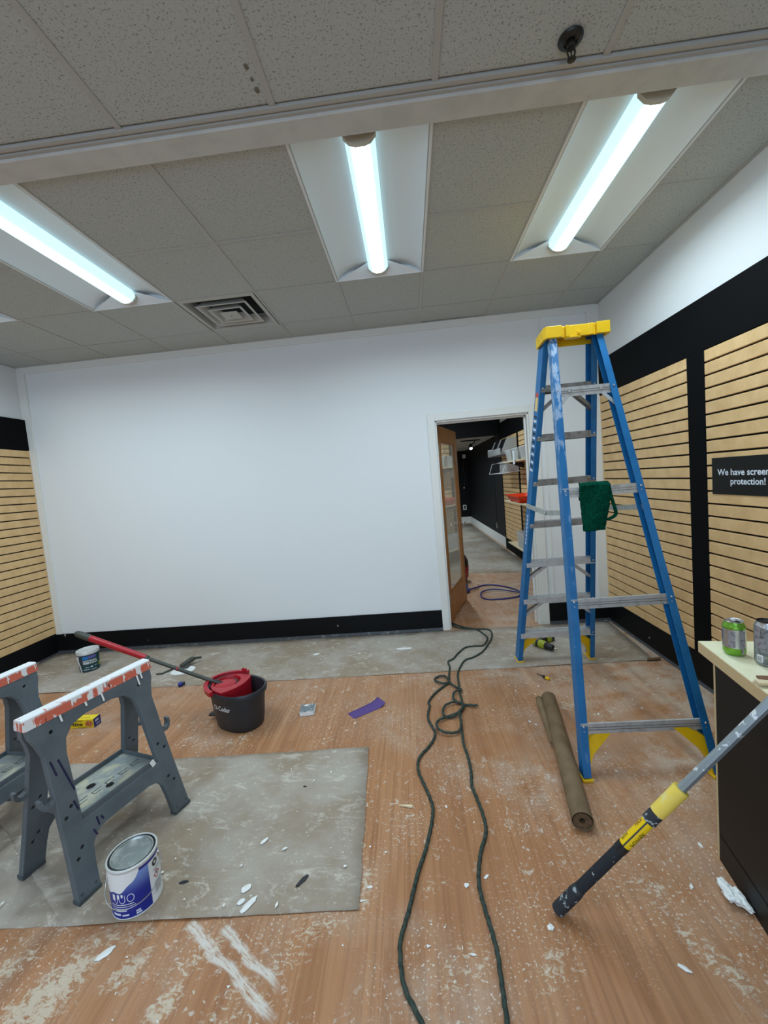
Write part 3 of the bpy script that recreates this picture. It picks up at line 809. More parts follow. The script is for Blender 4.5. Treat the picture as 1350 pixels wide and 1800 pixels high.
# brochure rack with black dividers, above
rk = empty('brochure_rack', (XR-.024,3.35,1.80), 0, 'clear brochure rack with black dividers high on the slatted wall', 'rack')
MB().box((-.30,-.52,-.01),(0,.52,0)).build('base', MT['can_print'], rk)
for k in range(9):
    y = -.48+.12*k
    MB().add([(-.29,y,0),(-.02,y,0),(-.02,y,.26),(-.17,y,.26),(-.29,y+.012,0),(-.02,y+.012,0),(-.02,y+.012,.26),(-.17,y+.012,.26)],[(0,1,2,3),(7,6,5,4),(0,4,5,1),(1,5,6,2),(2,6,7,3),(3,7,4,0)]).build('divider', MT['black_plastic'] if k not in (0,4,8) else MT['clear'], rk)
MB().box((-.30,-.52,0),(-.294,.52,.10)).build('front_panel', MT['clear'], rk)
bx_ = MB().box((1.915,3.80,1.80),(2.03,3.865,1.93)).build('white_carton', MT['can_white'], bevel=.004); tag(bx_, 'small white carton at the far end of the brochure rack', 'box')
# wire basket
wk = empty('wire_basket', (XR-.024,3.28,1.48), 0, 'white wire basket hooked on the slatted wall below the shelf', 'basket')
def wire(pts, r=.006): return MB().tube(pts, r, 6)
wire([(-.30,-.55,0),(-.30,.55,0)]).build('front_wire', MT['can_white'], wk); wire([(-.02,-.55,.02),(-.02,.55,.02)]).build('back_wire', MT['can_white'], wk)
wire([(-.30,-.55,.02),(-.24,-.55,.18),(-.02,-.55,.20)]).build('side_wire', MT['can_white'], wk); wire([(-.30,.55,.0),(-.24,.55,.18),(-.02,.55,.20)]).build('side_wire', MT['can_white'], wk)
wire([(-.24,-.55,.18),(-.24,.1,.18)]).build('top_wire', MT['can_white'], wk)
for k in range(12): wire([(-.30,-.5+k*.09,.0),(-.02,-.5+k*.09,.02)],.004).build('floor_wire', MT['can_white'], wk)
MB().box((-.22,-.5,.01),(-.03,.02,.2)).build('sheet_stack', MT['clear'], wk)
# orange tray
ot_ = empty('paint_tray', (XR-.19,2.2,1.046), 0, 'orange-red plastic paint tray on the middle shelf behind the doorway', 'paint tray')
def rg(a,b_,z,z2): return [(-a,-b_,z),(a,-b_,z),(a,b_,z2),(-a,b_,z2)]
MB().loops([rg(.12,.30,0,.03),rg(.14,.34,.09,.10),rg(.155,.36,.095,.105),rg(.155,.36,.085,.095),rg(.135,.335,.08,.09),rg(.112,.29,.012,.04)],False,True,True).build('shell', MT['orange'], ot_)
for s_ in (-1,1): MB().box((s_*.10-.012,.2,-.0),(s_*.10+.012,.24,.03)).build('foot', MT['orange'], ot_)
# clear holder standing low
bh = bin_('acrylic_holder', (XR-.10,2.55,.271), .06, .22, .26, 'clear acrylic holder standing on the lowest shelf', 'holder', MT['clear'])
# shop vacuum behind the door
vc = empty('shop_vacuum', (.99,1.82,0), 0, 'red and black drum vacuum just showing behind the open door', 'vacuum')
MB().lathe([(.0001,.05),(.13,.05),(.145,.08),(.155,.22),(.15,.23),(.0001,.23)],24).build('drum', MT['red_dark'], vc)
MB().lathe([(.152,.23),(.15,.30),(.12,.37),(.06,.40),(.0001,.40)],24).build('motor_head', MT['black_plastic'], vc)
for a in range(4): MB().lathe([(.0001,-.03),(.03,-.025),(.03,.025),(.0001,.03)],10,Matrix.Translation((.12*math.cos(a*PI/2+.6),.12*math.sin(a*PI/2+.6),.03)) @ Matrix.Rotation(PI/2,4,'X')).build('wheel', MT['black_plastic'], vc)

# ------------------------------------------------------------------ the door
dr = empty('door_1', (.712,.135,0), math.radians(71.3)); tag(dr, 'open oak door with one tall glass pane', kind='structure')
DW = .86; DH = 2.025
door = plate([(0,.012),(DW,.012),(DW,DH),(0,DH)], [[(.115,.30),(DW-.115,.30),(DW-.115,DH-.15),(.115,DH-.15)]], lambda u,v_: (u,0,v_), lambda u,v_: (u,.042,v_))
door.build('door_frame', MT['oak'], dr, bevel=.002)
bd = MB()
for (u0,u1,v0,v1) in ((.115,.13,.30,DH-.15),(DW-.13,DW-.115,.30,DH-.15),(.13,DW-.13,.30,.315),(.13,DW-.13,DH-.165,DH-.15)): bd.box((u0,.010,v0),(u1,.032,v1))
bd.build('glazing_bead', MT['oak'], dr)
MB().box((.13,.018,.315),(DW-.13,.024,DH-.165)).build('pane', MT['pane'], dr)
hd = MB(); hd.lathe([(.0001,-.006),(.027,-.006),(.027,0),(.0001,0)],16,Matrix.Translation((DW-.06,0,.95)) @ Matrix.Rotation(PI/2,4,'X')); hd.build('rose', MT['chrome'], dr)
MB().tube([(DW-.06,0,.95),(DW-.06,-.045,.95),(DW-.075,-.055,.95),(DW-.17,-.055,.95)],.009,8).build('handle', MT['chrome'], dr)
MB().tube([(DW-.06,.04,.95),(DW-.06,.085,.95),(DW-.17,.095,.95)],.009,8).build('handle', MT['chrome'], dr)
for z in (1.78,1.05,.27):
    hg = MB(); hg.tube([(-.006,-.006,z-.05),(-.006,-.006,z+.05)],.007,10); hg.box((-.002,0,z-.05),(0,.035,z+.05)); hg.build('hinge', MT['chrome'], dr)

# blue cable coil beyond the doorway
pts = [Vector((x,y,.01)) for x,y in ((1.02,1.36),(1.15,1.40),(1.283,1.50),(1.40,1.49),(1.492,1.42),(1.60,1.28),(1.66,1.08),(1.60,.92),(1.505,.873),(1.36,.85),(1.235,.864),(1.17,.96),(1.186,1.117),(1.28,1.22),(1.42,1.22),(1.56,1.10),(1.70,.98))]
pts = [p+Vector((0,0,.012 if i > 11 else 0)) for i,p in enumerate(pts)]
cb_ = MB().tube(catmull(pts,8),.009,8).build('blue_cable', MT['cable_blue']); tag(cb_, 'dark blue cable looped on the floor beyond the doorway', 'cable')
cl_ = empty('spring_clamp', (1.02,1.20,0), .8, 'small dark blue clamp on the floor beside the open door', 'clamp')
MB().bar((-.07,0,.02),(.07,.01,.03),.03,.03).build('jaw', MT['cable_blue'], cl_); MB().bar((0,0,.03),(.03,.02,.12),.03,.02).build('handle', MT['cable_blue'], cl_)
MB().tube([(.06,.0,.02),(.2,-.02,.012),(.32,.05,.03)],.006,6).build('rod', MT['chrome'], cl_)

# ------------------------------------------------------------------ floor papers
def paper_sheet(name, poly, z, label, group=None, seed=0, res=.06, edge_lift=.006):
    """thin sheet: poly corners ccw (4), gently rumpled"""
    p = [Vector((x,y,0)) for x,y in poly]
    nu = max(2,int((p[1]-p[0]).length/res)); nv = max(2,int((p[3]-p[0]).length/res))
    def fn(u,v_):
        q_ = (p[0]*(1-u)+p[1]*u)*(1-v_)+(p[3]*(1-u)+p[2]*u)*v_
        n_ = noise.noise(Vector((q_.x*3.1+seed,q_.y*3.1,seed)))
        e = min(u*(p[1]-p[0]).length, (1-u)*(p[1]-p[0]).length, v_*(p[3]-p[0]).length, (1-v_)*(p[3]-p[0]).length)
        lift = max(0,n_)*edge_lift*(2.0 if e < res*.9 else .35)
        jag = noise.noise(Vector((q_.x*9+seed,q_.y*9,3)))*.006 if e < 1e-4 else 0
        return (q_.x+jag, q_.y+jag, z+lift)
    o = MB().grid(fn,nu,nv,True).build(name, MT['paper'])
    md = o.modifiers.new('thick','SOLIDIFY'); md.thickness = .0008; md.offset = 1
    tag(o, label, 'paper sheet', group); return o
paper_sheet('floor_paper', [(-3.40,-.89),(2.13,-.868),(2.19,-.035),(-3.40,-.035)], .0012, 'long strip of dusty grey floor paper along the back wall', seed=2, res=.08)
paper_sheet('floor_paper', [(-.985,-2.676),(.101,-2.630),(.045,-1.747),(-2.35,-1.815)], .0030, 'dusty grey floor paper sheet under the sawhorse and the paint can', seed=5, res=.05)
paper_sheet('floor_paper', [(-2.6,-2.72),(-.93,-2.672),(-1.02,-1.90),(-2.6,-1.95)], .0012, 'grey floor paper sheet at the left edge, lapped under the other sheet', seed=9, res=.05)
paper_sheet('floor_paper', [(1.05,2.3),(2.16,2.1),(2.16,8.6),(.6,8.6)], .0012, 'grey floor paper on the floor of the passage beyond the doorway', seed=14, res=.2)
# curled torn corner at the right end of the long strip
def curl(u,v_):
    a = v_*2.2
    return (2.07+u*.10, -.868-.02*math.sin(a), .002+.018*(1-math.cos(a)))
o = MB().grid(curl,6,6).build('paper_curl', MT['kraft']); tag(o, 'curled brown corner of the long floor paper, near the right baseboard', 'paper curl')

# ------------------------------------------------------------------ step ladder
ld = empty('step_ladder', (1.43,-1.39,0), 0, 'tall blue fibreglass step ladder with a yellow top cap, standing by the doorway', 'ladder')
O = Vector((1.43,-1.39,0))
def L(p): return Vector(p)-O
FR = [(Vector((1.142,-.745,.012)),Vector((1.272,-1.340,2.285)),1),(Vector((1.726,-.755,.012)),Vector((1.586,-1.340,2.285)),-1)]
RR = [(Vector((1.117,-2.036,.012)),Vector((1.284,-1.430,2.285)),1),(Vector((1.748,-2.043,.012)),Vector((1.574,-1.430,2.285)),-1)]
def channel(p0,p1,sgn,w_,D,t_=.004):
    a = (p1-p0).normalized(); ex = Vector((sgn,0,0)); ey = Vector((0,a.z,-a.y)).normalized()
    poly = [(0,-D/2),(w_,-D/2),(w_,-D/2+t_),(t_,-D/2+t_),(t_,D/2-t_),(w_,D/2-t_),(w_,D/2),(0,D/2)]
    return MB().prism(poly, L(p0), L(p1), ex, ey)
for p0,p1,s_ in FR: channel(p0,p1,s_,.034,.088).build('front_rail', MT['blue'], ld, bevel=.001)
for k,(p0,p1,s_) in enumerate(RR): channel(p0,p1,s_,.037,.056).build('rear_rail', MT['blue_worn'] if k == 0 else MT['blue'], ld, bevel=.001)
def on(rail, z):
    p0,p1,_ = rail; t_ = (z-p0.z)/(p1.z-p0.z); return p0+(p1-p0)*t_
def rivet(parent, p, n=(0,-1,0), r=.006):
    Mr = Matrix.Translation(p) @ Vector(n).to_track_quat('Z','Y').to_matrix().to_4x4()
    MB().lathe([(r,0),(r*.8,.0025),(.0001,.0035)],10,Mr).build('rivet', MT['rivet'], parent)
for k in range(7):
    z = .262+.2935*k
    a = on(FR[0],z); b_ = on(FR[1],z)
    x0 = a.x+.004; x1 = b_.x-.004; y = (a.y+b_.y)/2; d = .040; hh = .042
    prof = [(-d,-hh),(-d+.002,-hh),(-d+.002,-.003),(d-.002,-.003),(d-.002,-hh),(d,-hh),(d,0),(-d,0)]
    st = MB().prism(prof, L((x0,y,z)), L((x1,y,z)), Vector((0,1,0)), Vector((0,0,1)))
    so = st.build('step', MT['alu_dull_shaded'] if k > 2 else MT['alu'], ld)  # upper steps get the darker metal: shade of their undersides put into colour
    for g in range(5): MB().box(L((x0,y-.03+.014*g,z)), L((x1,y-.026+.014*g,z+.0012))).build('tread_ridge', MT['alu'], so)
    for rl,s_ in ((a,1),(b_,-1)): rivet(ld, L((rl.x+s_*.017, y-.0445, z-.018)))
    if k in (1,2,6):
        for rl,s_ in ((a,1),(b_,-1)):
            lo_ = on(FR[0] if s_ > 0 else FR[1], z-.14)
            MB().bar(L((rl.x+s_*.15,y-.02,z-.040)), L((lo_.x+s_*.012,lo_.y-.02,z-.16)), .020,.004,(0,1,0)).build('brace', MT['alu_dull_shaded'] if k == 6 else MT['alu'], ld)
            MB().bar(L((rl.x+s_*.15,y+.02,z-.040)), L((lo_.x+s_*.012,lo_.y+.02,z-.16)), .020,.004,(0,1,0)).build('brace', MT['alu_dull_shaded'], ld)
for k,z in enumerate((.228,.800,1.366,1.930)):
    a = on(RR[0],z); b_ = on(RR[1],z); y = (a.y+b_.y)/2-.016
    mb = MB().prism([(-.006,-.026),(.004,-.026),(.004,-.022),(-.003,-.018),(-.003,.018),(.004,.022),(.004,.026),(-.006,.026)], L((a.x+.005,y,z)), L((b_.x-.005,y,z)), Vector((0,1,0)), Vector((0,0,1)))
    bo = mb.build('rear_bar', MT['alu'], ld)
    for zz in (-.006,.006): MB().bar(L((a.x+.02,y-.0065,z+zz)), L((b_.x-.02,y-.0065,z+zz)), .003,.003).build('bar_ridge', MT['alu_dull_shaded'], bo)
    for rl,s_ in ((a,1),(b_,-1)):
        for zz in (.012,-.012): rivet(ld, L((rl.x+s_*.018, rl.y-.029, z+zz)))
    if k == 3:
        for rl,s_,rr in ((a,1,RR[0]),(b_,-1,RR[1])):
            lo_ = on(rr, z-.10)
            MB().bar(L((rl.x+s_*.085,y-.002,z-.012)), L((lo_.x+s_*.012,lo_.y-.006,z-.10)), .018,.004,(0,1,0)).build('brace', MT['alu'], ld)
            rivet(ld, L((rl.x+s_*.085,y-.008,z+.0)), r=.008)
# feet and yellow corner gussets
gus = [(0,0),(.034,0),(.036,.05),(.055,.10),(.105,.15),(.160,.205),(.092,.205),(.032,.165),(0,.14)]
for rails,dep,nm in ((FR,.088,'front'),(RR,.056,'rear')):
    for p0,p1,s_ in rails:
        a = (p1-p0); k = a.y/a.z; kx = a.x/a.z
        def f(off): return lambda u,v_: L((p0.x+kx*v_+s_*(u+.003), p0.y+k*v_+off, .012+v_))
        plate(gus, [], f(-.018), f(.018)).build('corner_gusset', MT['yellow'], ld)
        MB().box(L((min(p0.x-s_*.004,p0.x+s_*.044), p0.y-dep/2-.005, 0)), L((max(p0.x-s_*.004,p0.x+s_*.044), p0.y+dep/2+.005, .014))).build('foot', MT['yellow'], ld, bevel=.003)
# spreaders
for s_,fr,rr in ((1,FR[0],RR[0]),(-1,FR[1],RR[1])):
    a = on(fr,1.262); b_ = on(rr,1.262); xo = -s_*.012
    mid = (a+b_)/2+Vector((s_*.02,.02,-.030))
    MB().bar(L(a+Vector((xo,0,0))), L(mid), .006,.03).build('spreader', MT['steel'], ld)
    MB().bar(L(mid+Vector((s_*.004,0,0))), L(b_+Vector((s_*.01,-.0,.0))), .006,.03).build('spreader', MT['steel'], ld)
    rivet(ld, L(mid+Vector((-s_*.004,0,0))), (-s_,0,0), .008)
# labels on the outer face of the left front rail
def rail_label(z0,z1,m,name='rail_label',wid=.05):
    p0,p1,s_ = FR[0]; a = on(FR[0],z0); b_ = on(FR[0],z1)
    MB().bar(L(a+Vector((-.0006,0,0))), L(b_+Vector((-.0006,0,0))), wid,.0012,(1,0,0)).build(name, m, ld)
rail_label(1.965,1.99,MT['warn_red']); rail_label(1.88,1.963,MT['warn_cream'])
for k in range(14):
    z = 1.50+.026*k; rail_label(z,z+.013,MT['black_plastic'] if k%2 else MT['can_white'])
for k in range(8): rail_label(.98+.028*k,.998+.028*k,MT['can_white'],wid=.016)
# top cap
cz0, cz1 = 2.252, 2.317; cx = 1.428; cy0, cy1 = -1.493, -1.285
out = [(-.178,cy0),(-.088,cy0),(-.082,cy0+.022),(-.066,cy0+.022),(-.064,cy0+.008),(-.046,cy0+.008),(-.042,cy0+.016),(.072,cy0+.016),(.076,cy0+.006),(.09,cy0+.006),(.094,cy0+.022),(.104,cy0+.022),(.108,cy0),(.180,cy0),(.188,cy0+.03),(.176,cy1),(-.172,cy1),(-.186,cy0+.03)]
inn = [(-.166,cy0+.028),(.168,cy0+.028),(.164,cy1-.012),(-.160,cy1-.012)]
plate(out,[inn], lambda u,v_: L((cx+u,v_,cz0)), lambda u,v_: L((cx+u,v_,cz1))).build('top_cap', MT['yellow'], ld, bevel=.003)
tc = ld.children[-1]
MB().box(L((cx-.17,cy0+.02,cz1-.014)),L((cx+.17,cy1-.008,cz1-.004))).build('cap_tray', MT['yellow'], tc)
MB().lathe([(.0001,-.006),(.05,-.006),(.05,0),(.0001,0)],20,Matrix.Translation(L((cx-.02,cy0+.03,cz0))),sy=.45).build('cap_tongue', MT['yellow'], tc)
MB().box(L((cx+.0,cy0+.008,cz0+.012)),L((cx+.02,cy0+.018,cz0+.026))).build('cap_lug', MT['yellow'], tc, bevel=.002)
for (dy,dz) in ((.05,.02),(.09,.045),(.13,.02),(.16,.04)):
    MB().lathe([(.004,0),(.0001,.0005)],8,Matrix.Translation(L((cx-.186+(dy-.03)*.08-.0006,cy0+dy,cz0+dz))) @ Matrix.Rotation(-PI/2,4,'Y')).build('cap_screw', MT['dark_metal'], tc)

# green mitt over the third rear bar
bz = 1.366+.026; by = on(RR[0],1.366).y-.016
rag = empty('green_cloth', (1.385,by,1.16), 0, 'dark green fleece cloth draped over a bar of the blue ladder', 'cloth')
def ragf(u,v_):
    # v: 0 behind, .22 over the bar, 1 bottom in front
    w0 = .154 if v_ < .5 else .154-.036*(v_-.5)/.5
    x = -.080+u*w0+(.006*(v_-.3) if v_ > .3 else 0)
    if v_ < .32: x = x*.86+.004
    if v_ < .25: t_ = v_/.25; y = .022+.010*(1-t_); z = .155+.075*t_
    elif v_ < .40: t_ = (v_-.25)/.15; a = PI*t_; y = .022*math.cos(a)-.002; z = .232+.020*math.sin(a)
    else: t_ = (v_-.40)/.60; y = -.024-.010*t_+.008*math.sin(u*5+t_*3); z = .232-.236*t_
    n_ = noise.noise(Vector((x*40,y*40,z*40)))*.005; 
    return (x+n_*.6, y-n_, z+n_*.5)
o = MB().grid(ragf,26,60).build('body', MT['green_cloth'], rag)
md = o.modifiers.new('thick','SOLIDIFY'); md.thickness = .010; md.offset = 0
def strip_tube(pts, w_, t_): 
    mb = MB(); p = catmull([Vector(q_) for q_ in pts],6)
    for i in range(len(p)-1): pass
    n = len(p); vs = []
    for i in range(n):
        a = (p[min(i+1,n-1)]-p[max(i-1,0)]).normalized(); sd = a.cross(Vector((0,1,0))).normalized()
        for (q1,q2) in ((-1,-1),(1,-1),(1,1),(-1,1)): vs.append(p[i]+sd*(w_/2*q1)+Vector((0,t_/2*q2,0)))
    fs = [(4*i+k,4*i+(k+1)%4,4*i+4+(k+1)%4,4*i+4+k) for i in range(n-1) for k in range(4)]
    mb.add(vs,fs,True); return mb
strip_tube([(.072,-.026,.215),(.078,-.03,.17),(.092,-.034,.11),(.096,-.034,.078),(.080,-.034,.062),(.052,-.032,.05)],.014,.012).build('strap', MT['green_cloth'], rag)

# ------------------------------------------------------------------ sawhorses
def make_sawhorse():
    r = empty('sawhorse')
    ZTOP = .680
    def yoff(v_, s_): return s_*(.195-.165*(v_/ZTOP))
    outer = [(-.262,0),(-.178,0),(-.170,.10),(-.162,.155),(-.140,.185),(-.10,.197),(.10,.197),(.140,.185),(.162,.155),(.170,.10),(.178,0),(.262,0),(.250,.20),(.240,.42),(.236,.55),(.248,.600),(.262,.635),(.266,ZTOP),(-.266,ZTOP),(-.262,.635),(-.248,.600),(-.236,.55),(-.240,.42),(-.250,.20)]
    window = [(-.172,.262),(.172,.262),(.166,.40),(.160,.53),(.148,.580),(.118,.614),(.06,.630),(-.06,.630),(-.118,.614),(-.148,.580),(-.160,.53),(-.166,.40)]
    holes = []
    for sx in (-1,1):
        for (u,v_) in ((.222,.145),(.200,.175),(.222,.305),(.196,.335),(.19,.628)): holes.append(circle(sx*u,v_,.0075,10))
    for s_,nm in ((-1,'front_frame'),(1,'rear_frame')):
        fo = plate(outer,[window]+holes, lambda u,v_: (u,yoff(v_,s_),v_), lambda u,v_: (u,yoff(v_,s_)-s_*.030,v_)).build(nm, MT['grey_plastic'], r, bevel=.003)
        for sx in (-1,1):
            for (u,v_) in ((.245,.030),(.192,.030)):
                MB().lathe([(.006,0),(.0001,.0008)],8,Matrix.Translation((sx*u,yoff(v_,s_)+s_*.0004,v_)) @ Vector((0,s_,.2)).to_track_quat('Z','Y').to_matrix().to_4x4()).build('foot_screw', MT['grey_foot'], fo)
            MB().box((min(sx*.177,sx*.264),min(yoff(.008,s_)+s_*.004,yoff(.008,s_)-s_*.034),0),(max(sx*.177,sx*.264),max(yoff(.008,s_)+s_*.004,yoff(.008,s_)-s_*.034),.016)).build('foot_pad', MT['grey_foot'], fo, bevel=.002)
            # curved hook on the outer edge of each leg
            hk = []
            for (u,v_) in ((.236,.385),(.256,.374),(.272,.380),(.281,.396),(.283,.416)): hk.append((sx*u,yoff(v_,s_)-s_*.015,v_))
            mb = MB(); p = catmull([Vector(q_) for q_ in hk],4)
            n = len(p); vs = []
            for i in range(n):
                a = (p[min(i+1,n-1)]-p[max(i-1,0)]).normalized(); sd = a.cross(Vector((0,1,0))).normalized(); th = .019-.009*i/n
                for (q1,q2) in ((-1,-1),(1,-1),(1,1),(-1,1)): vs.append(p[i]+sd*(th/2*q1)+Vector((0,.013*q2,0)))
            mb.add(vs,[(4*i+k,4*i+(k+1)%4,4*i+4+(k+1)%4,4*i+4+k) for i in range(n-1) for k in range(4)],False)
            mb.add(vs[-4:],[(0,1,2,3)]); mb.build('hook', MT['grey_plastic'], fo)
    # top strip: tapered cap with paint on it
    pr_ = [(-.034,.674),(.034,.674),(.033,.684),(.026,.7155),(.020,.720),(-.020,.720),(-.026,.7155),(-.033,.676)]
    MB().prism(pr_, (-.272,0,0), (.272,0,0), Vector((0,1,0)), Vector((0,0,1))).build('top_rail', MT['splash'], r, bevel=.002)
    # tray with rim
    tz = .265; tw, td = .172, .118
    MB().box((-tw,-td,tz-.008),(tw,td,tz)).build('tray', MT['tray_dust'], r)
    ty = r.children[-1]
    for (a,b_) in (((-tw,-td-.008,tz-.016),(tw,-td,tz+.022)),((-tw,td,tz-.016),(tw,td+.008,tz+.022)),((-tw-.008,-td-.008,tz-.016),(-tw,td+.008,tz+.018)),((tw,-td-.008,tz-.016),(tw+.008,td+.008,tz+.018))):
        MB().box(a,b_).build('tray_rim', MT['grey_plastic'], ty, bevel=.002)
    for (u,v_,rr) in ((-.035,.035,.018),(-.005,-.045,.016)):
        MB().disc(rr,tz+.0006,18,Matrix.Translation((u,v_,0))).build('tray_hole', MT['black_groove'], ty)
    for k in range(5):
        u = -.125+.06*k
        g = MB(); g.box((u,-.012-.004*(k%2),tz),(u+.045,-.009-.004*(k%2),tz+.0012)); g.box((u,-.034,tz),(u+.003,-.010,tz+.0012)); g.box((u,-.034,tz),(u+.03,-.031,tz+.0012))
        g.build('tray_groove', MT['grey_foot'], ty)
    # hinge block between the frames
    for sx in (-1,1): MB().box((sx*.21-.03,-.03,.60),(sx*.21+.03,.03,.658)).build('hinge_block', MT['black_plastic'], r)
    return r
saw = make_sawhorse()
saw.location = (-1.083,-2.300,.004); saw.rotation_euler = (0,0,math.radians(72.5))
tag(saw, 'grey folding plastic sawhorse with paint-splashed orange top, right beside the paint can', 'sawhorse', 'pair of sawhorses')
saw2 = copy_tree(saw)
saw2.location = (-1.70,-2.262,.004); saw2.rotation_euler = (0,0,math.radians(82))
tag(saw2, 'grey folding plastic sawhorse cut by the left edge of the photo', 'sawhorse', 'pair of sawhorses')
# ink marks on the near leg and cross bar of the first sawhorse
ff = [c for c in saw.children if c.name.startswith('front_frame')][0]
for (u0,v0,u1,v1) in ((-.222,.53,-.214,.47),(-.196,.522,-.172,.385),(-.186,.35,-.178,.308),(-.150,.205,-.142,.178),(-.128,.240,-.126,.205),(-.112,.232,-.106,.214)):
    def yo(v_): return -(.195-.165*(v_/.68))-.0008
    MB().bar((u0,yo(v0),v0),(u1,yo(v1),v1),.006,.0012,(0,1,0)).build('ink_streak', MT['marker'], ff)
for (u,v0,v1) in ((-.15,.662,.636),(.02,.662,.630),(.19,.662,.618),(.21,.662,.640),(-.05,.662,.646)):
    MB().bar((u,-(.195-.165*(v0/.68))-.001,v0+.014),(u+.002,-(.195-.165*(v1/.68))-.001,v1+.012),.007,.0016,(0,1,0)).build('paint_drip', MT['white_paint'], ff)
MB().bar((.14,-.128,.288),(.15,-.131,.262),.02,.003,(0,1,0)).build('paint_drip', MT['white_paint'], saw)

# ------------------------------------------------------------------ mop bucket
bk = empty('mop_bucket', (-.846,-1.425,0), math.radians(-24), 'charcoal oval mop bucket with a red spin wringer, a mop standing in it', 'bucket')
def oval(a, b_, z, n=48, p=2.3, tip=0, dip=0):
    o_ = []
    for k in range(n):
        th = 2*PI*k/n; c, s_ = math.cos(th), math.sin(th)
        x = a*math.copysign(abs(c)**(2/p),c); y = b_*math.copysign(abs(s_)**(2/p),s_)
        if x > 0: x += tip*(1-abs(y)/b_)
        o_.append((x,y,z+dip*(1-(x/a)**2)*(1 if abs(s_) > .2 else .6)))
    return o_
RA, RB, RH = .232, .150, .268
rings = [oval(.185,.118,.0),oval(.192,.124,.006),oval(.205,.132,.06),oval(.224,.145,.215,tip=.004),oval(.226,.147,.232,tip=.006),oval(.240,.158,.234,tip=.010,dip=-.004),oval(.243,.161,.258,tip=.012,dip=-.006),oval(.237,.156,RH,tip=.010,dip=-.006),oval(.226,.146,RH-.004,tip=.008,dip=-.006),oval(.218,.140,.20,tip=.004),oval(.195,.122,.04),oval(.18,.11,.012)]
MB().loops(rings, True, True, True).build('tub', MT['bucket'], bk, sharp=50)
# wringer: red half-oval shell with round basket
def half(a,b_,z,xcut,n=40):
    o_ = []
    for k in range(n):
        th = PI/2+PI*k/(n-1); c, s_ = math.cos(th), math.sin(th)
        o_.append((a*math.copysign(abs(c)**(2/2.3),c), b_*math.copysign(abs(s_)**(2/2.3),s_), z))
    for k in range(1,9):    # bulging front wall
        t_ = k/9; y = -b_+2*b_*t_; o_.append((xcut*(1-(y/b_)**2), y, z))
    return o_
wx = -.085
def basket(r,z,n=48): return [(wx-.022+r*math.cos(PI/2+2*PI*k/n), r*math.sin(PI/2+2*PI*k/n), z) for k in range(n)]
wr_ = [half(.205,.130,.06,.03),half(.208,.133,.23,.045),half(.215,.138,.262,.050),half(.213,.136,.270,.050),basket(.100,.268),basket(.096,.258),basket(.078,.16),basket(.07,.15)]
MB().loops(wr_, True, False, True).build('wringer', MT['red'], bk, sharp=50)
# raised guard around the left rim
def arc(a,b_,z,th0,th1,n=22): return [Vector((a*math.cos(th0+(th1-th0)*k/n), b_*math.sin(th0+(th1-th0)*k/n), z)) for k in range(n+1)]
hnd = [p+Vector((0,0,.0)) for p in arc(.262,.172,.268,PI*.58,PI*1.42)]
mb = MB(); vs = []
for i,p in enumerate(hnd):
    d = Vector((p.x/.262**2,p.y/.172**2,0)).normalized()
    for (q1,q2) in ((-.014,-.016),(.014,-.016),(.016,.012),(-.012,.014)): vs.append(p+d*q1+Vector((0,0,q2)))
n = len(hnd); mb.add(vs,[(4*i+k,4*i+(k+1)%4,4*i+4+(k+1)%4,4*i+4+k) for i in range(n-1) for k in range(4)],True); mb.add(vs[:4],[(3,2,1,0)]); mb.add(vs[-4:],[(0,1,2,3)])
mb.build('handle', MT['red'], bk, sharp=40)
for x in (-.112,-.085): MB().box((x-.004,.150,.272),(x+.004,.168,.296)).build('handle_clip', MT['red'], bk)
# pedal and side lever
MB().prism([(-.03,-.006),(.03,-.006),(.034,.004),(.02,.014),(-.02,.014),(-.034,.004)], (-.195,-.03,.045), (-.275,-.035,.03), Vector((0,1,0)), Vector((0,0,1))).build('pedal', MT['bucket'], bk, bevel=.003)
MB().prism([(-.02,0),(.02,0),(.016,.06),(-.016,.06)], (-.205,.0,.13), (-.232,.0,.13), Vector((0,1,0)), Vector((0,0,1))).build('pedal_post', MT['red'], bk, bevel=.004)
bk.scale = (.86,.93,.98)
# lettering, wrapped on the front of the tub
me = text_mesh('lettering', 'O-Cedar', .046, bold=.0008)
subdiv(me, 1)
def wrap_tub(c):
    # lay along the oval, starting left of centre on the -y side
    z = .148+c.y; f = (z-.06)/(.215-.06); a = .205+(.224-.205)*f; b_ = .132+(.145-.132)*f
    x = -.098+c.x*1.02; k = max(0,1-abs(x/a)**2.3); y = -b_*k**(1/2.3)
    return Vector((x, y-.0012, z))
link('lettering', map_mesh(me, wrap_tub), MT['white_print'], bk)

# ------------------------------------------------------------------ mop
A = Vector((-.950,-1.385,.238)); B = Vector((-2.031,-1.30,.634))
mp_ = empty('mop', (A.x,A.y,A.z), 0, 'spin mop with a red and dark handle leaning out of the bucket', 'mop')
dv = (B-A); Lm = dv.length; ax = dv.normalized()
def seg(t0,t1,r0,r1,name,m,n=14):
    MB().tube([ax*t0*Lm, ax*(t0+t1)/2*Lm, ax*t1*Lm],[r0,(r0+r1)/2,r1],n).build(name, m, mp_)
seg(.03,.52,.0125,.0125,'lower_pole',MT['grip_grey']); seg(.30,.308,.0138,.0138,'pole_ring',MT['red'])
seg(.515,.90,.0195,.0215,'red_pole',MT['red']); seg(.50,.525,.0165,.0195,'collar',MT['grip_grey'])
MB().tube([ax*Lm*t_ for t_ in (.895,.91,.95,.985,1.0)],[.0215,.0235,.023,.0215,.013],14).build('end_grip', MT['grip_grey'], mp_)
MB().tube([ax*Lm*t_ for t_ in (.0,.02,.05,.075)],[.016,.018,.017,.012],12).build('socket', MT['black_plastic'], mp_)
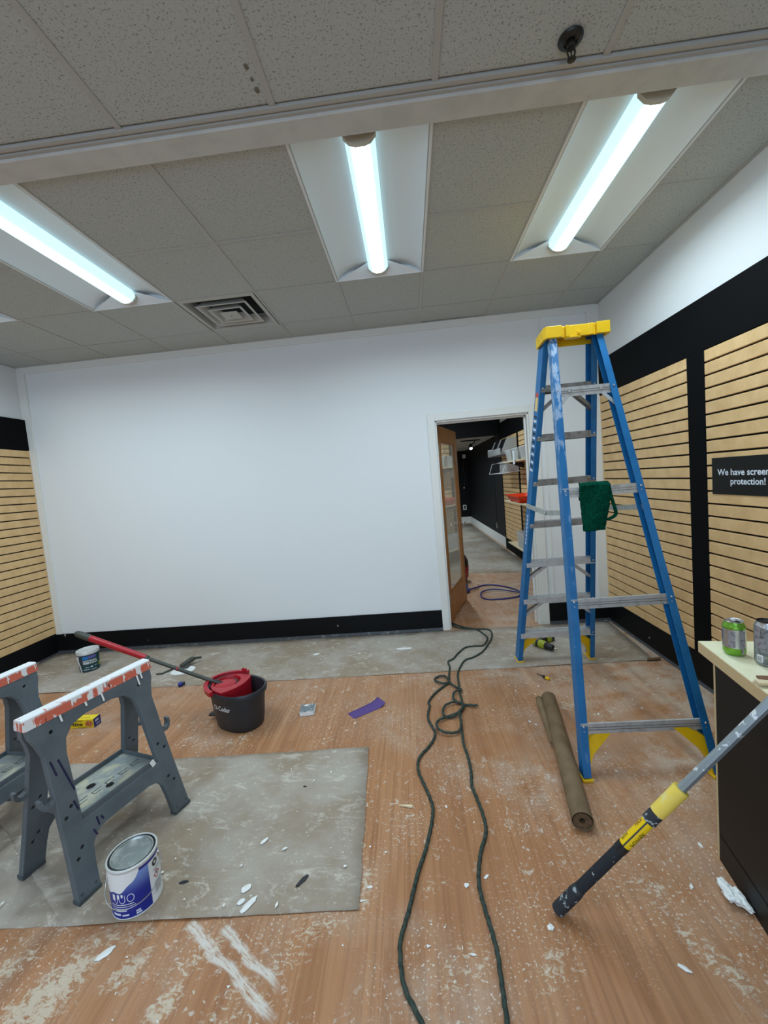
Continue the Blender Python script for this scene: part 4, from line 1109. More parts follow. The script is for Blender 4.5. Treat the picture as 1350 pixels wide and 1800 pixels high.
MB().lathe([(.0001,-.012),(.070,-.014),(.078,-.004),(.074,.012),(.05,.020),(.03,.022),(.0001,.022)],32).build('head', MT['red'], mp_)
for k in range(22):
    a = 2*PI*k/22
    MB().tube([(.07*math.cos(a),.07*math.sin(a),-.006),(.083*math.cos(a+.1),.083*math.sin(a+.1),.010),(.079*math.cos(a+.2),.079*math.sin(a+.2),-.03)],.005,5).build('strand', MT['grip_grey'], mp_)

# ------------------------------------------------------------------ big paint can in front
pc = empty('paint_can', (-.765,-2.575,.004), 0, 'blue and white paint can with a paint-smeared lid, standing in front of the sawhorse', 'paint can')
R_, HC = .083, .19
MB().lathe([(.0001,.002),(R_-.004,.002),(R_,0),(R_+.0015,.003),(R_,.007),(R_,HC-.012)],48).build('body', MT['can_white'], pc)
MB().lathe([(R_,HC-.012),(R_+.0025,HC-.010),(R_+.003,HC-.003),(R_+.0005,HC),(R_-.003,HC),(R_-.004,HC-.003)],48).build('rim', MT['rim'], pc)
MB().lathe([(R_-.004,HC-.003),(R_-.005,HC-.007),(R_-.009,HC-.007)],48).build('lid_groove', MT['dark_metal'], pc)
MB().lathe([(R_-.009,HC-.007),(R_-.011,HC-.001),(R_-.016,HC-.001),(R_-.019,HC-.006),(.0001,HC-.005)],48).build('lid', MT['lid'], pc)
# camera direction as seen from the can
cd = math.atan2(CAM.y+2.575, CAM.x+.765)
def cyl(r, ang, z): return Vector((r*math.cos(ang), r*math.sin(ang), z))
def patch(name, m, a0, a1, zlo, zhi, r, parent, n=30, nv=8):
    """curved label patch; zlo/zhi are functions of u"""
    def fn(u,v_):
        a = a0+(a1-a0)*u; return cyl(r, a, zlo(u)+(zhi(u)-zlo(u))*v_)
    return MB().grid(fn,n,nv).build(name, m, parent, weld=False)
# angles measured from the camera-facing direction; positive = right as seen in the photo
def A_(d): return cd+math.radians(d)
patch('label', MT['blue_label'], A_(-115), A_(30), lambda u: .006, lambda u: .170, R_+.0006, pc)
patch('label_band', MT['navy'], A_(-5), A_(75), lambda u: .166, lambda u: .176, R_+.0008, pc, nv=1)
patch('paint_smear', MT['white_paint'], A_(-100), A_(8), lambda u: .106+.030*max(0,(u-.45)/.55)**2*2.1+.004*math.sin(u*19), lambda u: .178, R_+.0012, pc)
for (a0,a1,z0,z1) in ((-62,-54,.075,.10),(-48,-42,.082,.10),(-38,-33,.086,.10)):
    patch('paint_drip', MT['white_paint'], A_(a0), A_(a1), lambda u: z0+.01*abs(u-.5), lambda u: z1, R_+.0011, pc, n=4, nv=2)
def wrap_can(me, ang, z, r, par, m, name):
    subdiv(me,1)
    def fn(c): return cyl(r, A_(ang)+c.x/r, z+c.y)
    return link(name, map_mesh(me, fn), m, par)
def ring_letter(ang, z, rx, rz, par, open_top=False, th=.0022):
    pts = []
    for k in range(25):
        a = 2*PI*k/24 if not open_top else PI+PI*k/24
        pts.append((rx*math.cos(a), rz*math.sin(a)))
    if open_top: pts = [(-rx,rz*1.2)]+pts+[(rx,rz*1.2)]
    mb = MB()
    vs = []
    for i,(x,y) in enumerate(pts):
        n_ = math.hypot(x,y) or 1
        for k in (-1,1): vs.append(cyl(R_+.0010, A_(ang)+(x+(x/n_)*th/2*k)/R_, z+y+(y/n_)*th/2*k))
    mb.add(vs,[(2*i,2*i+1,2*i+3,2*i+2) for i in range(len(pts)-1)])
    return mb.build('lettering', MT['sign_print'], par, weld=False)
ring_letter(-16,.082,.011,.014,pc); ring_letter(-36,.080,.010,.014,pc,True); ring_letter(-52,.080,.006,.014,pc,True)
def print_lines(par, spec, m, r):
    for (ang,z,wd,h_) in spec: patch('fine_print', m, A_(ang), A_(ang+wd), lambda u: z, lambda u: z+h_, r, par, n=8, nv=1)
print_lines(pc, [(-70,.058,60,.003),(-68,.050,62,.0025),(-64,.042,48,.0025),(-58,.034,30,.004),(-66,.018,22,.008),(-40,.016,16,.006),(-8,.020,10,.006),(-8,.011,12,.006)], MT['sign_print'], R_+.0010)
# hazard diamond and seal on the white side panel
def diamond(ang,z,s_,par):
    pts = [(0,s_),(s_,0),(0,-s_),(-s_,0)]
    mb = MB()
    vs = [cyl(R_+.0010, A_(ang)+x/R_, z+y) for (x,y) in pts]+[cyl(R_+.0010, A_(ang)+.78*x/R_, z+.78*y) for (x,y) in pts]
    mb.add(vs,[(i,(i+1)%4,4+(i+1)%4,4+i) for i in range(4)]); mb.build('hazard_mark', MT['warn_red'], par, weld=False)
    MB().add([cyl(R_+.0010,A_(ang)+x/R_,z+y) for (x,y) in ((-.0018,-.002),(.0018,-.002),(.0018,.009),(-.0018,.009))],[(0,1,2,3)]).build('hazard_sign', MT['black_plastic'], par, weld=False)
diamond(52,.098,.016,pc)
sl = MB(); n = 20
sl.add([cyl(R_+.0010, A_(50)+.013*math.cos(2*PI*k/n)/R_, .146+.013*math.sin(2*PI*k/n)) for k in range(n)]+[cyl(R_+.0010, A_(50)+.006*math.cos(2*PI*k/n)/R_, .146+.006*math.sin(2*PI*k/n)) for k in range(n)],[(k,(k+1)%n,n+(k+1)%n,n+k) for k in range(n)])
sl.build('seal_mark', MT['dark_metal'], pc, weld=False)
print_lines(pc, [(42,.118,24,.003),(42,.068,26,.002),(42,.062,30,.002),(42,.056,26,.002),(42,.050,30,.002),(42,.044,28,.002),(42,.038,30,.002),(42,.032,24,.002)], MT['can_print'], R_+.0010)
# wire handle hanging down in front
hp = []
for k in range(25):
    t_ = -1+2*k/24; ang = A_(-20+t_*96); hp.append(cyl(R_+.008+.012*(1-t_*t_), ang, .148-.088*math.sqrt(max(0,1-t_*t_))))
MB().tube(hp,.0016,6).build('wire_handle', MT['wire'], pc)
for d in (-116,76): MB().lathe([(.011,0),(.009,.004),(.0001,.005)],12,Matrix.Translation(cyl(R_,A_(d),.148)) @ Vector((math.cos(A_(d)),math.sin(A_(d)),0)).to_track_quat('Z','Y').to_matrix().to_4x4()).build('handle_ear', MT['wire'], pc)

# ------------------------------------------------------------------ teal compound pail at the back
q = at(146,1184)
gp = empty('compound_pail', (q.x,q.y+.085,.004), 0, 'teal-labelled pail with a grey lid on the floor paper by the left corner', 'pail')
cd2 = math.atan2(CAM.y-gp.location.y, CAM.x-gp.location.x)
def A2(d): return cd2+math.radians(d)
MB().lathe([(.0001,0),(.076,0),(.078,.004),(.086,.172),(.088,.176)],40).build('body', MT['slate'], gp)
MB().lathe([(.088,.160),(.0915,.162),(.0925,.186),(.0895,.192),(.082,.192),(.079,.184),(.0001,.184)],40).build('lid', MT['rim'], gp)
def rz(z): return .0785+(.086-.0785)*(z/.172)
def patch2(name,m,a0,a1,z0,z1,e=.0007,n=20):
    def fn(u,v_):
        z = z0+(z1-z0)*v_; return cyl(rz(z)+e, A2(a0+(a1-a0)*u), z)
    return MB().grid(fn,n,4).build(name,m,gp,weld=False)
patch2('label',MT['teal'],-40,75,.008,.155)
patch2('label_panel',MT['label_blue'],-34,-4,.118,.148,.0011,8); patch2('label_panel',MT['label_violet'],-3,40,.124,.148,.0011,8)
patch2('label_patch',MT['lime_label'],56,70,.035,.07,.0011,5)
me = text_mesh('lettering','DRYWALL\nPRIMER & SEALER',.024,bold=.0006,line=.8); subdiv(me,1)
map_mesh(me, lambda c: cyl(rz(.1)+.0012, A2(-34)+c.x*(.62 if c.y < -.005 else 1.0)/.083, .094+c.y)); link('lettering', me, MT['white_print'], gp)
for (a0,a1,z0,h_) in ((-25,-5,.042,.004),(4,16,.040,.010),(24,44,.048,.003),(-36,0,.022,.004),(8,40,.016,.004)): patch2('fine_print',MT['white_print'],a0,a1,z0,z0+h_,.0012,6)
MB().tube([cyl(.091,A2(-58),.135),cyl(.094,A2(-56),.11),cyl(.090,A2(-50),.06),cyl(.086,A2(-46),.004)],.0045,8).build('handle', MT['rim'], gp)
MB().tube([cyl(.090,A2(-62),.125),cyl(.092,A2(-60),.15)],.010,8).build('handle_ear', MT['rim'], gp)

# ------------------------------------------------------------------ yellow carton of plastic wrap
q = at(166,1279)
cb2 = empty('wrap_carton', (q.x,q.y,.001), math.radians(1), 'long yellow and navy carton of plastic wrap lying behind the sawhorse', 'carton')
MB().box((-.33,0,0),(0,.062,.060)).build('carton', MT['box_yellow'], cb2, bevel=.0015)
MB().box((-.001,-.0006,-.0),(.0012,.0626,.0606)).build('end_flap', MT['box_blue'], cb2)
me = text_mesh('lettering','stretch-tite',.046,bold=.0012)
wt = max(v_.co.x for v_ in me.vertices)
link('lettering', map_mesh(me, lambda c: Vector((-.325+c.x/wt*.245,-.0012,.016+c.y*.8))), MT['box_print'], cb2)
def foodp(u,v_): a = 2*PI*u; r_ = v_; return (-.034+.028*r_*math.cos(a), -.0012, .029+.022*r_*math.sin(a))
MB().grid(foodp,20,2).build('picture', MT['box_food'], cb2)
for (x0,x1,z0,z1) in ((-.20,-.08,.050,.053),(-.29,-.25,.050,.055),(-.12,-.05,.006,.008)): MB().box((x0,-.0012,z0),(x1,0,z1)).build('fine_print', MT['box_print'], cb2)
for (y0,z0) in ((.012,.042),(.012,.034),(.02,.014)): MB().box((.0012,y0,z0),(.0018,y0+.03,z0+.004)).build('fine_print', MT['sign_print'], cb2)
for x in (-.30,-.16): MB().box((x,.02,.060),(x+.12,.024,.0606)).build('fine_print', MT['olive'], cb2)

# ------------------------------------------------------------------ kraft roll
a = Vector((1.000,-2.335,.046)); b_ = Vector((1.175,-1.395,.046)); dv2 = b_-a
kr = empty('paper_roll', (a.x,a.y,0), math.atan2(dv2.y,dv2.x), 'long brown kraft paper roll lying on the floor beside the ladder', 'paper roll')
LR = dv2.length
def spiral(x):
    out_ = []
    for k in range(60):
        t_ = k/59; a_ = -2.1+t_*(2*PI+.55); r_ = .040+.006*t_; out_.append((x, r_*math.cos(a_), .046+r_*math.sin(a_)*.98))
    return out_
s0 = spiral(0); s1 = spiral(LR)
mb = MB(); n = 60; mb.add(s0+s1,[(i,i+1,n+i+1,n+i) for i in range(n-1)],True)
o = mb.build('paper', MT['kraft'], kr); md = o.modifiers.new('thick','SOLIDIFY'); md.thickness = .0012
Mx = Matrix.Translation((0,0,.044)) @ Matrix.Rotation(PI/2,4,'Y')
en = MB()
en.lathe([(.036,.004),(.036,LR-.004)],30,Mx); en.lathe([(.036,.004),(.012,.006),(.011,.02),(.011,.2)],30,Mx); en.lathe([(.036,LR-.004),(.012,LR-.006),(.011,LR-.2)],30,Mx)
en.build('wound_core', MT['kraft_end'], kr)
MB().disc(.011,.19,20,Mx,up=False).build('core_hole', MT['black_groove'], kr)
def flap(u,v_):   # loose outer edge standing off the roll at its far end
    x = LR*(.55+.45*u); w_ = .012+.028*u; return (x, .040+w_*v_, .050+.020*u*math.sin(v_*2.4)-.028*v_*(1-u*.2))
o = MB().grid(flap,10,8).build('loose_edge', MT['kraft'], kr); md = o.modifiers.new('thick','SOLIDIFY'); md.thickness = .0008

# ------------------------------------------------------------------ counter at the right edge
ct = empty('counter', (1.455,-2.364,0), math.radians(-9.5), 'black counter with a cream worktop at the right edge of the photo', 'counter')
# local: x to the right (away from its left face), -y toward the camera
MB().box((0,-1.30,.758),(.62,0,.800)).build('worktop', MT['counter_edge'], ct, bevel=.002)
MB().box((.001,-1.299,.800),(.619,-.001,.8012)).build('worktop_face', MT['counter_top'], ct)
MB().box((.006,-1.29,.10),(.024,-.10,.758)).build('side_panel', MT['counter_black'], ct)
MB().box((.004,-.104,.0),(.026,-.096,.758)).build('panel_edge', MT['counter_edge'], ct)
MB().box((.024,-.12,.0),(.60,-.102,.758)).build('end_panel', MT['counter_black'], ct)
MB().box((.58,-1.29,.0),(.60,-.12,.758)).build('side_panel', MT['counter_black'], ct)
MB().box((.024,-1.29,.0),(.60,-1.27,.758)).build('end_panel', MT['counter_black'], ct)
plate([(-.10,.0),(-.10,.11),(-1.29,.11),(-1.29,0),(-.2,0),(-.2,.0)][:4], [], lambda u,v_: (.006+.0,u,v_), lambda u,v_: (.024,u,v_)).build('kick_board', MT['counter_black'], ct)

def on_counter(x,y,z=.8014):
    c, s_ = math.cos(math.radians(-9.5)), math.sin(math.radians(-9.5)); return (1.455+c*x-s_*y, -2.364+s_*x+c*y, z)
# green and silver drink can
q = at(1291,1149,.8014)
def drink_can(name, loc, r, h, body, top, label, lidm, prints):
    c_ = empty(name, loc, 0, label, 'drink can')
    k = r/.033
    MB().lathe([(.0001,.008),(.020*k,.006),(.0235*k,.0),(.0255*k,.0008),(r-.002,.009),(r,.014),(r,h-.020)],36).build('body', body, c_)
    MB().lathe([(r,h-.020),(r-.001,h-.016),(r-.0065,h-.006),(.0262*k,h-.003)],36).build('shoulder', top, c_)
    MB().lathe([(.0262*k,h-.003),(.0275*k,h-.0005),(.027*k,h),(.0255*k,h-.001),(.024*k,h-.006),(.0001,h-.0055)],36).build('lid', lidm, c_)
    cdir = math.atan2(CAM.y-loc[1], CAM.x-loc[0])
    M2 = Matrix.Translation((.0,.0,h-.0052)) @ Matrix.Rotation(cdir+1.9,4,'Z')
    MB().disc(.0085,.0003,16,M2 @ Matrix.Translation((.011,0,0)),sx=.9,sy=1.1).build('opening', MT['black_groove'], c_)
    tb = plate(circle(-.004,0,.0075,14,.0062),[circle(-.007,0,.0032,10)], lambda u,v_: M2 @ Vector((u-.002,v_,.0012)), lambda u,v_: M2 @ Vector((u-.002,v_,.0022)))
    tb.build('pull_tab', lidm, c_)
    for (a0,a1,z0,z1,m) in prints:
        def fn(u,v_): return cyl(r+.0004, cdir+math.radians(a0+(a1-a0)*u), z0+(z1-z0)*v_)
        MB().grid(fn,14,2).build('print_panel', m, c_, weld=False)
    return c_
drink_can('drink_can', (q.x,q.y,.8014), .033, .122, MT['lime'], MT['lime'], 'lime green and silver drink can on the cream worktop', MT['can_metal'],
    [(-75,105,.030,.096,MT['can_metal']),(-28,6,.034,.092,MT['can_print']),(30,62,.030,.092,MT['can_print']),(-86,-70,.055,.085,MT['box_blue']),(34,52,.010,.030,MT['can_metal'])])
q = at(1349,1168,.8014)
drink_can('drink_can', (q.x,q.y,.8014), .033, .150, MT['can_grey'], MT['can_metal'], 'tall grey drink can with a black lid, cut by the right edge', MT['black_plastic'],
    [(-70,-30,.10,.135,MT['can_print']),(-60,-5,.062,.096,MT['can_print']),(-48,-18,.016,.040,MT['can_white']),(-46,-22,.018,.034,MT['can_print']),(2,16,.02,.04,MT['lime_label'])])
# wood shims
for k,(px,py,dz,ang,m,lab) in enumerate(((1334,1204,.0,.05,MT['wood'],'pale wood shim lowest in the small pile on the worktop'),(1338,1207,.0078,-.12,MT['wood'],'pale wood shim lying across the top of the small pile on the worktop'),(1336,1195,.0,-.02,MT['wood_dark'],'brown wood shim at the back of the pile on the worktop'))):
    q = at(px,py,.8014)
    o = MB().box((-.028 if k != 2 else -.022,-.012,0),(.09,.012,.007)).build('wood_shim', m, None, (q.x+.02,q.y,.8014+dz), (0,0,ang-.15), bevel=.0008)
    tag(o, lab, 'wood shim', 'wood shims on the worktop')

# ------------------------------------------------------------------ extension pole leaning on the counter
A = Vector((.785,-2.652,.016)); B = Vector((1.362,-2.800,.815)); ax2 = (B-A).normalized()
po = empty('extension_pole', (A.x,A.y,0), 0, 'yellow and black telescopic painting pole leaning against the counter', 'pole')
base = Vector((0,0,A.z))
def seg2(d0,d1,r0,r1,name,m,n=18):
    return MB().tube([base+ax2*d0, base+ax2*(d0+d1)/2, base+ax2*d1],[r0,(r0+r1)/2,r1],n).build(name, m, po)
Lp = (B-A).length
seg2(0,.115,.0205,.0195,'end_grip',MT['pole_end']); 
for k in range(8): seg2(.012+.012*k,.017+.012*k,.0212,.0212,'grip_rib',MT['pole_end'])
seg2(.108,.125,.0205,.018,'end_collar',MT['pole_end'])
seg2(.12,.34,.0175,.0175,'foam_grip',MT['pole_black']); seg2(.33,.355,.0188,.0188,'grip_collar',MT['black_plastic'])
seg2(.35,.475,.0178,.0178,'label_sleeve',MT['pole_label']); seg2(.47,.515,.0205,.0205,'lock_ring',MT['pole_end'])
seg2(.51,.62,.0215,.0225,'lock_collar',MT['pole_yellow'],24)
poly8 = [(.0140*math.cos(2*PI*k/8+.2),.0140*math.sin(2*PI*k/8+.2)) for k in range(8)]
exx = ax2.cross(Vector((0,0,1))).normalized(); eyy = exx.cross(ax2)
MB().prism(poly8, base+ax2*.60, base+ax2*1.62, exx, eyy).build('inner_pole', MT['pole_grey'], po, bevel=.001)
# camera-facing line on the label, lettering beside it
toc = (CAM-(A+ax2*.42)); toc = (toc-ax2*toc.dot(ax2)).normalized(); sdv = ax2.cross(toc)
def onsleeve(d, ang, r=.0181): return base+ax2*d+(toc*math.cos(ang)+sdv*math.sin(ang))*r
mb = MB(); mb.grid(lambda u,v_: onsleeve(.35+.125*u, -.12+.24*v_),4,3); mb.build('seam', MT['grip_grey'], po, weld=False)
def pole_text(body, size, d0, ang, m, flip):
    me = text_mesh('lettering', body, size, bold=.0004); subdiv(me,1)
    link('lettering', map_mesh(me, lambda c: onsleeve(d0+(c.x if not flip else -c.x), ang+(c.y if not flip else -c.y)/.018, .0183)), m, po)
pole_text('POWER', .018, .372, .55, MT['olive'], False)
pole_text('LOCK', .012, .43, -1.15, MT['maroon'], False)
pole_text('POLE', .012, .365, -1.15, MT['olive'], False)

# ------------------------------------------------------------------ rope
def A_px(lst): return [(600+x/3.857, 1080+y/3.857) for x,y in lst]
def B_px(lst): return [(600+x/3.375, 1400+y/3.375) for x,y in lst]
r1_ = A_px([(740,66),(800,92),(900,98),(1000,105),(1022,145),(1000,195),(960,250),(900,288),(840,310),(810,350),(790,400),(793,450),(800,500),(806,540),(816,580),(824,630),(808,670),(810,720),(818,790),(830,880),(860,970),(880,1070),(885,1160),(920,1250),(955,1340),(980,1440),(975,1510),(948,1600)])+B_px([(815,440),(820,540),(850,660),(890,790),(925,920),(945,1060),(965,1200),(990,1380),(1000,1480)])
r2_ = A_px([(745,56),(820,84),(910,100),(960,130),(990,160),(965,208),(900,215),(840,225),(790,265),(760,300),(725,320),(735,360),(730,410),(728,460),(690,490),(640,530),(605,570),(590,600),(600,617),(590,660),(590,710),(615,760),(635,800),(625,850),(590,900),(545,950),(520,1000),(525,1070),(560,1150),(600,1240),(620,1310),(615,1400),(595,1500),(568,1610)])+B_px([(465,420),(435,530),(405,660),(370,780),(350,860),(350,950),(360,1060),(385,1160),(430,1250),(490,1370),(540,1470)])
r3_ = A_px([(728,462),(690,470),(645,455),(634,435),(660,417),(700,418),(728,445),(745,470),(775,487),(805,500),(812,514),(775,524),(756,550),(772,580),(815,600),(832,625),(810,655),(760,690),(710,690),(688,660),(705,620),(760,597),(810,600),(835,608),(880,614),(930,622)])
r4_ = A_px([(822,610),(818,640),(790,668),(720,690),(665,710),(645,745),(665,785),(720,803),(780,795),(808,770),(812,720),(800,680),(806,650),(826,628)])
mb = MB()
for k,(lst,z) in enumerate(((r1_,.0085),(r2_,.0085),(r3_,.017),(r4_,.022))):
    p = [at(x,y,z) for x,y in lst]
    for i,pp in enumerate(p): pp.z = z if k < 2 else z+.004*math.sin(i*1.3)
    pp = catmull(p, 14)
    # even spacing
    out_ = [pp[0]]
    for c in pp[1:]:
        if (c-out_[-1]).length > .0045: out_.append(c)
    # cut long gaps into small steps
    fin = [out_[0]]
    for c in out_[1:]:
        d = (c-fin[-1]).length; m_ = max(1,int(d/.007))
        for j in range(1,m_+1): fin.append(fin[-1].lerp(c, 1/(m_-j+1)))
    mb.tube(fin,.0072,9,twist=(.16,3,150))
ro = mb.build('rope', MT['rope'], weld=False, sharp=80); tag(ro, 'dark green cord running from the doorway across the floor to the camera, with a tangle', 'rope')

# ------------------------------------------------------------------ drill
dl = empty('cordless_drill', (1.40,-.54,0), math.atan2(-.633+.474, 1.466-1.353), 'lime and black cordless drill lying under the ladder', 'drill')
# local x: toward the chuck, lying on its side
Mx = Matrix.Translation((0,0,.036)) @ Matrix.Rotation(PI/2,4,'Y')
MB().lathe([(.0001,-.085),(.024,-.083),(.032,-.06),(.034,-.02),(.034,.03),(.029,.045)],20,Mx).build('motor_body', MT['yg'], dl)
MB().lathe([(.030,.045),(.031,.06),(.026,.065),(.026,.10),(.021,.115),(.010,.12),(.0001,.12)],20,Mx).build('chuck', MT['black_plastic'], dl)
MB().tube([(.12,0,.036),(.15,0,.036)],.004,8).build('bit', MT['chrome'], dl)
MB().lathe([(.035,-.035),(.0352,-.012)],20,Mx).build('side_stripe', MT['black_plastic'], dl)
MB().bar((-.04,.01,.034),(-.055,.135,.034),.042,.036,(0,0,1)).build('grip', MT['black_plastic'], dl, bevel=.008)
MB().box((-.110,.125,.006),(-.010,.185,.062)).build('battery', MT['yg'], dl, bevel=.008)
MB().box((-.112,.16,.004),(-.008,.195,.064)).build('battery_end', MT['black_plastic'], dl, bevel=.006)

# screwdriver
q = at(944,1184,.012); q2 = at(966,1194,.012); dv = q2-q
sd_ = empty('screwdriver', (q.x,q.y,0), math.atan2(dv.y,dv.x), 'black and yellow screwdriver on the floor in front of the floor paper', 'screwdriver')
Ls = dv.length
MB().tube([(0,0,.012),(Ls*.5,0,.012)],.003,8).build('shaft', MT['dark_metal'], sd_)
MB().tube([(Ls*.45,0,.012),(Ls*.52,0,.012),(Ls*.66,0,.012),(Ls*.72,0,.012)],[.006,.011,.010,.011],12).build('handle', MT['black_plastic'], sd_)
MB().tube([(Ls*.72,0,.012),(Ls*.9,0,.012),(Ls,0,.012)],[.011,.012,.008],12).build('handle_end', MT['yellow'], sd_)

# sanding sponge
q = at(541,1252)
sp_ = empty('sanding_sponge', (q.x,q.y,.001), .12, 'grey sanding sponge with white-edged sides on the bare floor', 'sponge')
MB().box((-.048,-.045,0),(.048,.055,.028)).build('block', MT['sponge'], sp_, bevel=.004)
MB().box((-.046,-.0475,.002),(.046,-.045,.026)).build('worn_edge', MT['white_paint'], sp_); MB().box((.048,-.042,.002),(.0505,.052,.026)).build('worn_edge', MT['white_paint'], sp_)
MB().lathe([(.016,.0283),(.0001,.029)],12,Matrix.Translation((-.01,.038,0)),sy=.6).build('paint_spot', MT['white_paint'], sp_)
# purple sandpaper strip
c4 = [at(x,y) for x,y in ((611,1255),(623,1264),(678,1241),(664,1230))]
def sand(u,v_):
    q_ = (c4[0]*(1-u)+c4[3]*u)*(1-v_)+(c4[1]*(1-u)+c4[2]*u)*v_
    q_ = Vector((q_.x,q_.y,0))
    return (q_.x,q_.y,.0014+.022*max(0,(u-.72)/.28)**2+.0012*abs(math.sin(u*7)))
o = MB().grid(sand,20,4).build('sandpaper_strip', MT['purple']); md = o.modifiers.new('thick','SOLIDIFY'); md.thickness = .0012
tag(o, 'purple strip of sandpaper lying on the bare floor', 'sandpaper')

# sander with a white oval pad
q = at(322,1181)
sdr = empty('hand_sander', (q.x,q.y,.003), .35, 'grey hand sander with a white oval pad on the floor paper', 'sander')
MB().lathe([(.0001,0),(.10,0),(.104,.006),(.10,.014),(.0001,.016)],32,sx=1,sy=.72).build('pad', MT['white_paint'], sdr)
MB().bar((-.02,.05,.03),(.07,.15,.05),.05,.03).build('handle', MT['grip_grey'], sdr, bevel=.008)
MB().bar((.0,.02,.015),(.02,.09,.03),.07,.02).build('neck', MT['grip_grey'], sdr, bevel=.005)
MB().bar((.06,.14,.05),(.13,.17,.035),.02,.018).build('handle_tip', MT['grip_grey'], sdr, bevel=.004)
MB().tube([(-.03,.08,.012),(-.10,.09,.006),(-.17,.03,.006),(-.22,.04,.006)],.008,6).build('strap', MT['grip_grey'], sdr)
q = at(318,1204,.012)
bc = empty('bottle_cap', (q.x,q.y,.002), .7, 'small dark blue screw cap at the edge of the floor paper', 'cap')
Mc = Matrix.Translation((0,0,.018)) @ Matrix.Rotation(PI/2,4,'Y')
MB().lathe([(.0001,-.022),(.016,-.02),(.018,-.01),(.018,.012),(.0001,.012)],14,Mc).build('cap', MT['navy'], bc); MB().lathe([(.012,.012),(.012,.03),(.0001,.032)],12,Mc).build('neck', MT['black_plastic'], bc)

# crumpled tissue by the counter
q = at(1283,1570,.02)
bm = bmesh.new(); bmesh.ops.create_icosphere(bm, subdivisions=4, radius=1)
for v_ in bm.verts:
    c = v_.co; n1 = noise.noise(c*1.3+Vector((3,1,2))); n2 = abs(noise.noise(c*3.1+Vector((1,7,2)))); n3 = abs(noise.noise(c*7.0))
    r_ = .75+.5*n1+.35*n2-.22*n3
    tip = max(0, -c.y*.8+c.x*.35)**3
    v_.co = Vector((c.x*.030*r_+.016*tip, c.y*.050*r_-.030*tip, max(-.020, c.z*.024*r_*(1-.6*min(1,tip)))))
me = bpy.data.meshes.new('crumpled_tissue'); bm.to_mesh(me); bm.free()
o = link('crumpled_tissue', me, MT['crumple'], None, (q.x+.005,q.y,.021)); tag(o, 'crumpled white tissue on the floor against the black counter', 'tissue')

# ------------------------------------------------------------------ paint flakes
def flake(px, py, rx, ry, rot, label, m=MT['chips'], z=.004, group=None, name='paint_flake', cat='paint flake', seed=1):
    q_ = at(px,py,z); n = 14; ring = []
    rnd = random.Random(seed*31+int(px))
    for k in range(n):
        a = 2*PI*k/n; r_ = .82+.3*rnd.random(); ring.append((rx*r_*math.cos(a), ry*r_*math.sin(a)))
    mb = MB(); mb.add([(x,y,.0+.002*rnd.random()) for x,y in ring]+[(0,0,.003)],[(k,(k+1)%n,n) for k in range(n)])
    mb.add([(x,y,-.0012) for x,y in ring]+[(x,y,.0004) for x,y in ring],[(k,(k+1)%n,n+(k+1)%n,n+k) for k in range(n)]); mb.add([(x,y,-.0012) for x,y in ring],[tuple(range(n))[::-1]])
    o_ = mb.build(name, m, None, (q_.x,q_.y,z), (0,0,rot)); tag(o_, label, cat, group); return o_
flake(185,1676,.030,.013,.75,'large white paint flake on the bare floor below the paint can',z=.0025)
flake(437,1590,.036,.013,1.0,'large white paint flake near the front edge of the floor paper',z=.0075)
flake(424,1585,.016,.010,.6,'small white paint flake touching the large one on the floor paper',z=.0075,seed=2)
flake(432,1562,.020,.014,.8,'white paint flake just behind the large one on the floor paper',z=.0075,seed=3)
flake(465,1478,.020,.008,1.0,'slim white paint flake in the middle of the floor paper',z=.0075)
flake(711,1140,.075,.022,0,'wide white paint flake on the paper strip near the doorway',z=.004)
flake(556,1150,.028,.018,.2,'round white paint flake on the paper strip below the white wall',z=.004)
flake(1203,1702,.018,.007,-.6,'white paint flake on the bare floor at lower right',z=.0025)
flake(968,1630,.011,.010,0,'small round white paint drop beside the foot of the pole',z=.002)
flake(396,1249,.045,.014,-.3,'white plaster crumb beside the mop bucket',z=.0025)
flake(820,1556,.010,.008,.3,'tiny white paint drop between the two cords',z=.0025)
q = at(713,1417,.004)
o = MB().add([(-.035,.004,0),(.028,.007,0),(.035,-.004,0),(.026,-.008,0),(-.030,.001,0),(-.035,.004,.004),(.028,.007,.007),(.035,-.004,.006),(.026,-.008,.006),(-.030,.001,.004)],[(4,3,2,1,0),(5,6,7,8,9),(0,1,6,5),(1,2,7,6),(2,3,8,7),(3,4,9,8),(4,0,5,9)]).build('wood_splinter', MT['wood'], None, (q.x,q.y,.002), (0,0,-.12)); tag(o, 'pale wood splinter on the bare floor beside the cord', 'wood splinter')
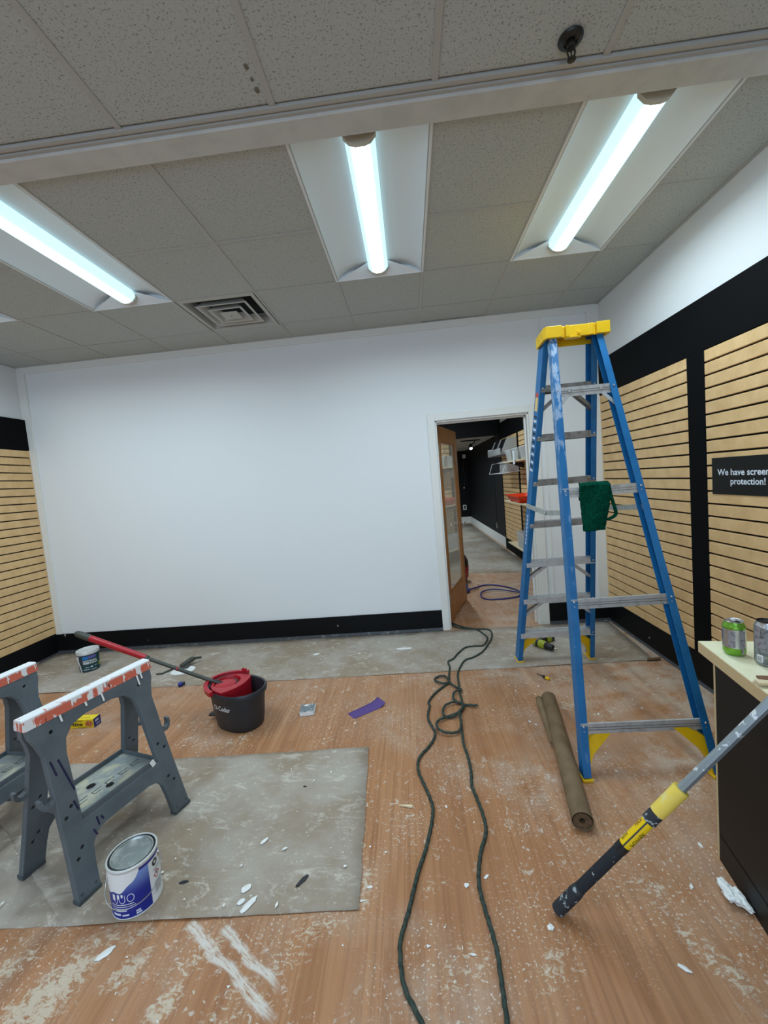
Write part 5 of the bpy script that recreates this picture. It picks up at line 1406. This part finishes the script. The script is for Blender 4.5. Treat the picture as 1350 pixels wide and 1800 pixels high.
for (px,py,ln,rot,lab) in ((323,1550,.020,.2,'dark scrap on the floor paper right of the paint can'),(531,1548,.030,.9,'slim dark scrap near the right front of the floor paper'),(536,1382,.010,.0,'tiny dark scrap on the far part of the floor paper')):
    flake(px,py,ln,ln*.28,rot,lab,MT['dark_chips'],.0075,None,'dark_scrap','scrap')
# countless fine chips
rnd = random.Random(11); mb = MB()
def chip(x,y,z,s_):
    a = rnd.random()*6.28; n = rnd.choice((3,4,5)); st = 1+rnd.random()*1.6
    ring = []
    for k in range(n):
        t_ = 2*PI*k/n; r_ = s_*(.6+.6*rnd.random()); px_, py_ = r_*st*math.cos(t_), r_*math.sin(t_)
        ring.append((x+px_*math.cos(a)-py_*math.sin(a), y+px_*math.sin(a)+py_*math.cos(a), z+rnd.random()*.001))
    mb.add(ring,[tuple(range(n))])
for k in range(1500):
    x = rnd.uniform(-3.0,2.1); y = rnd.uniform(-3.5,-.05)
    if noise.noise(Vector((x*1.7,y*1.7,4))) < rnd.uniform(-.35,.25): continue
    z = .0014 if y < -.9 else .0075
    if -1.9 < x < .06 and -2.65 < y < -1.77: z = .0105
    chip(x,y,z,rnd.choice((.0018,.002,.0025,.003,.004,.0065)))
for k in range(60): chip(rnd.uniform(.7,1.5),rnd.uniform(.2,3.5),.0014,rnd.choice((.004,.006,.01)))
o = mb.build('paint_chips', MT['chips'], weld=False); tag(o, 'fine white paint chips strewn over the floor', 'paint chips', kind='stuff')

# ------------------------------------------------------------------ sign on the right slat wall
sg = empty('wall_sign', (XR-.0245,-1.395,1.38), 0, 'black sign with white lettering on the slatted right wall', 'sign')
MB().box((-.004,-.47,-.108),(0,0,.106)).build('board', MT['sign'], sg, bevel=.001)
for (body,y0,y1,zb) in (('We have screen',-1.439,-1.788,1.384),('protection!',-1.535,-1.763,1.332)):
    me = text_mesh('lettering',body,.050,bold=.0010)
    xs_ = [v_.co.x for v_ in me.vertices]; k = (y0-y1)/(max(xs_)-min(xs_)); x0_ = min(xs_)
    link('lettering', map_mesh(me, lambda c: Vector((-.0046, y0+1.395-(c.x-x0_)*k, zb-1.38+c.y))), MT['sign_print'], sg)
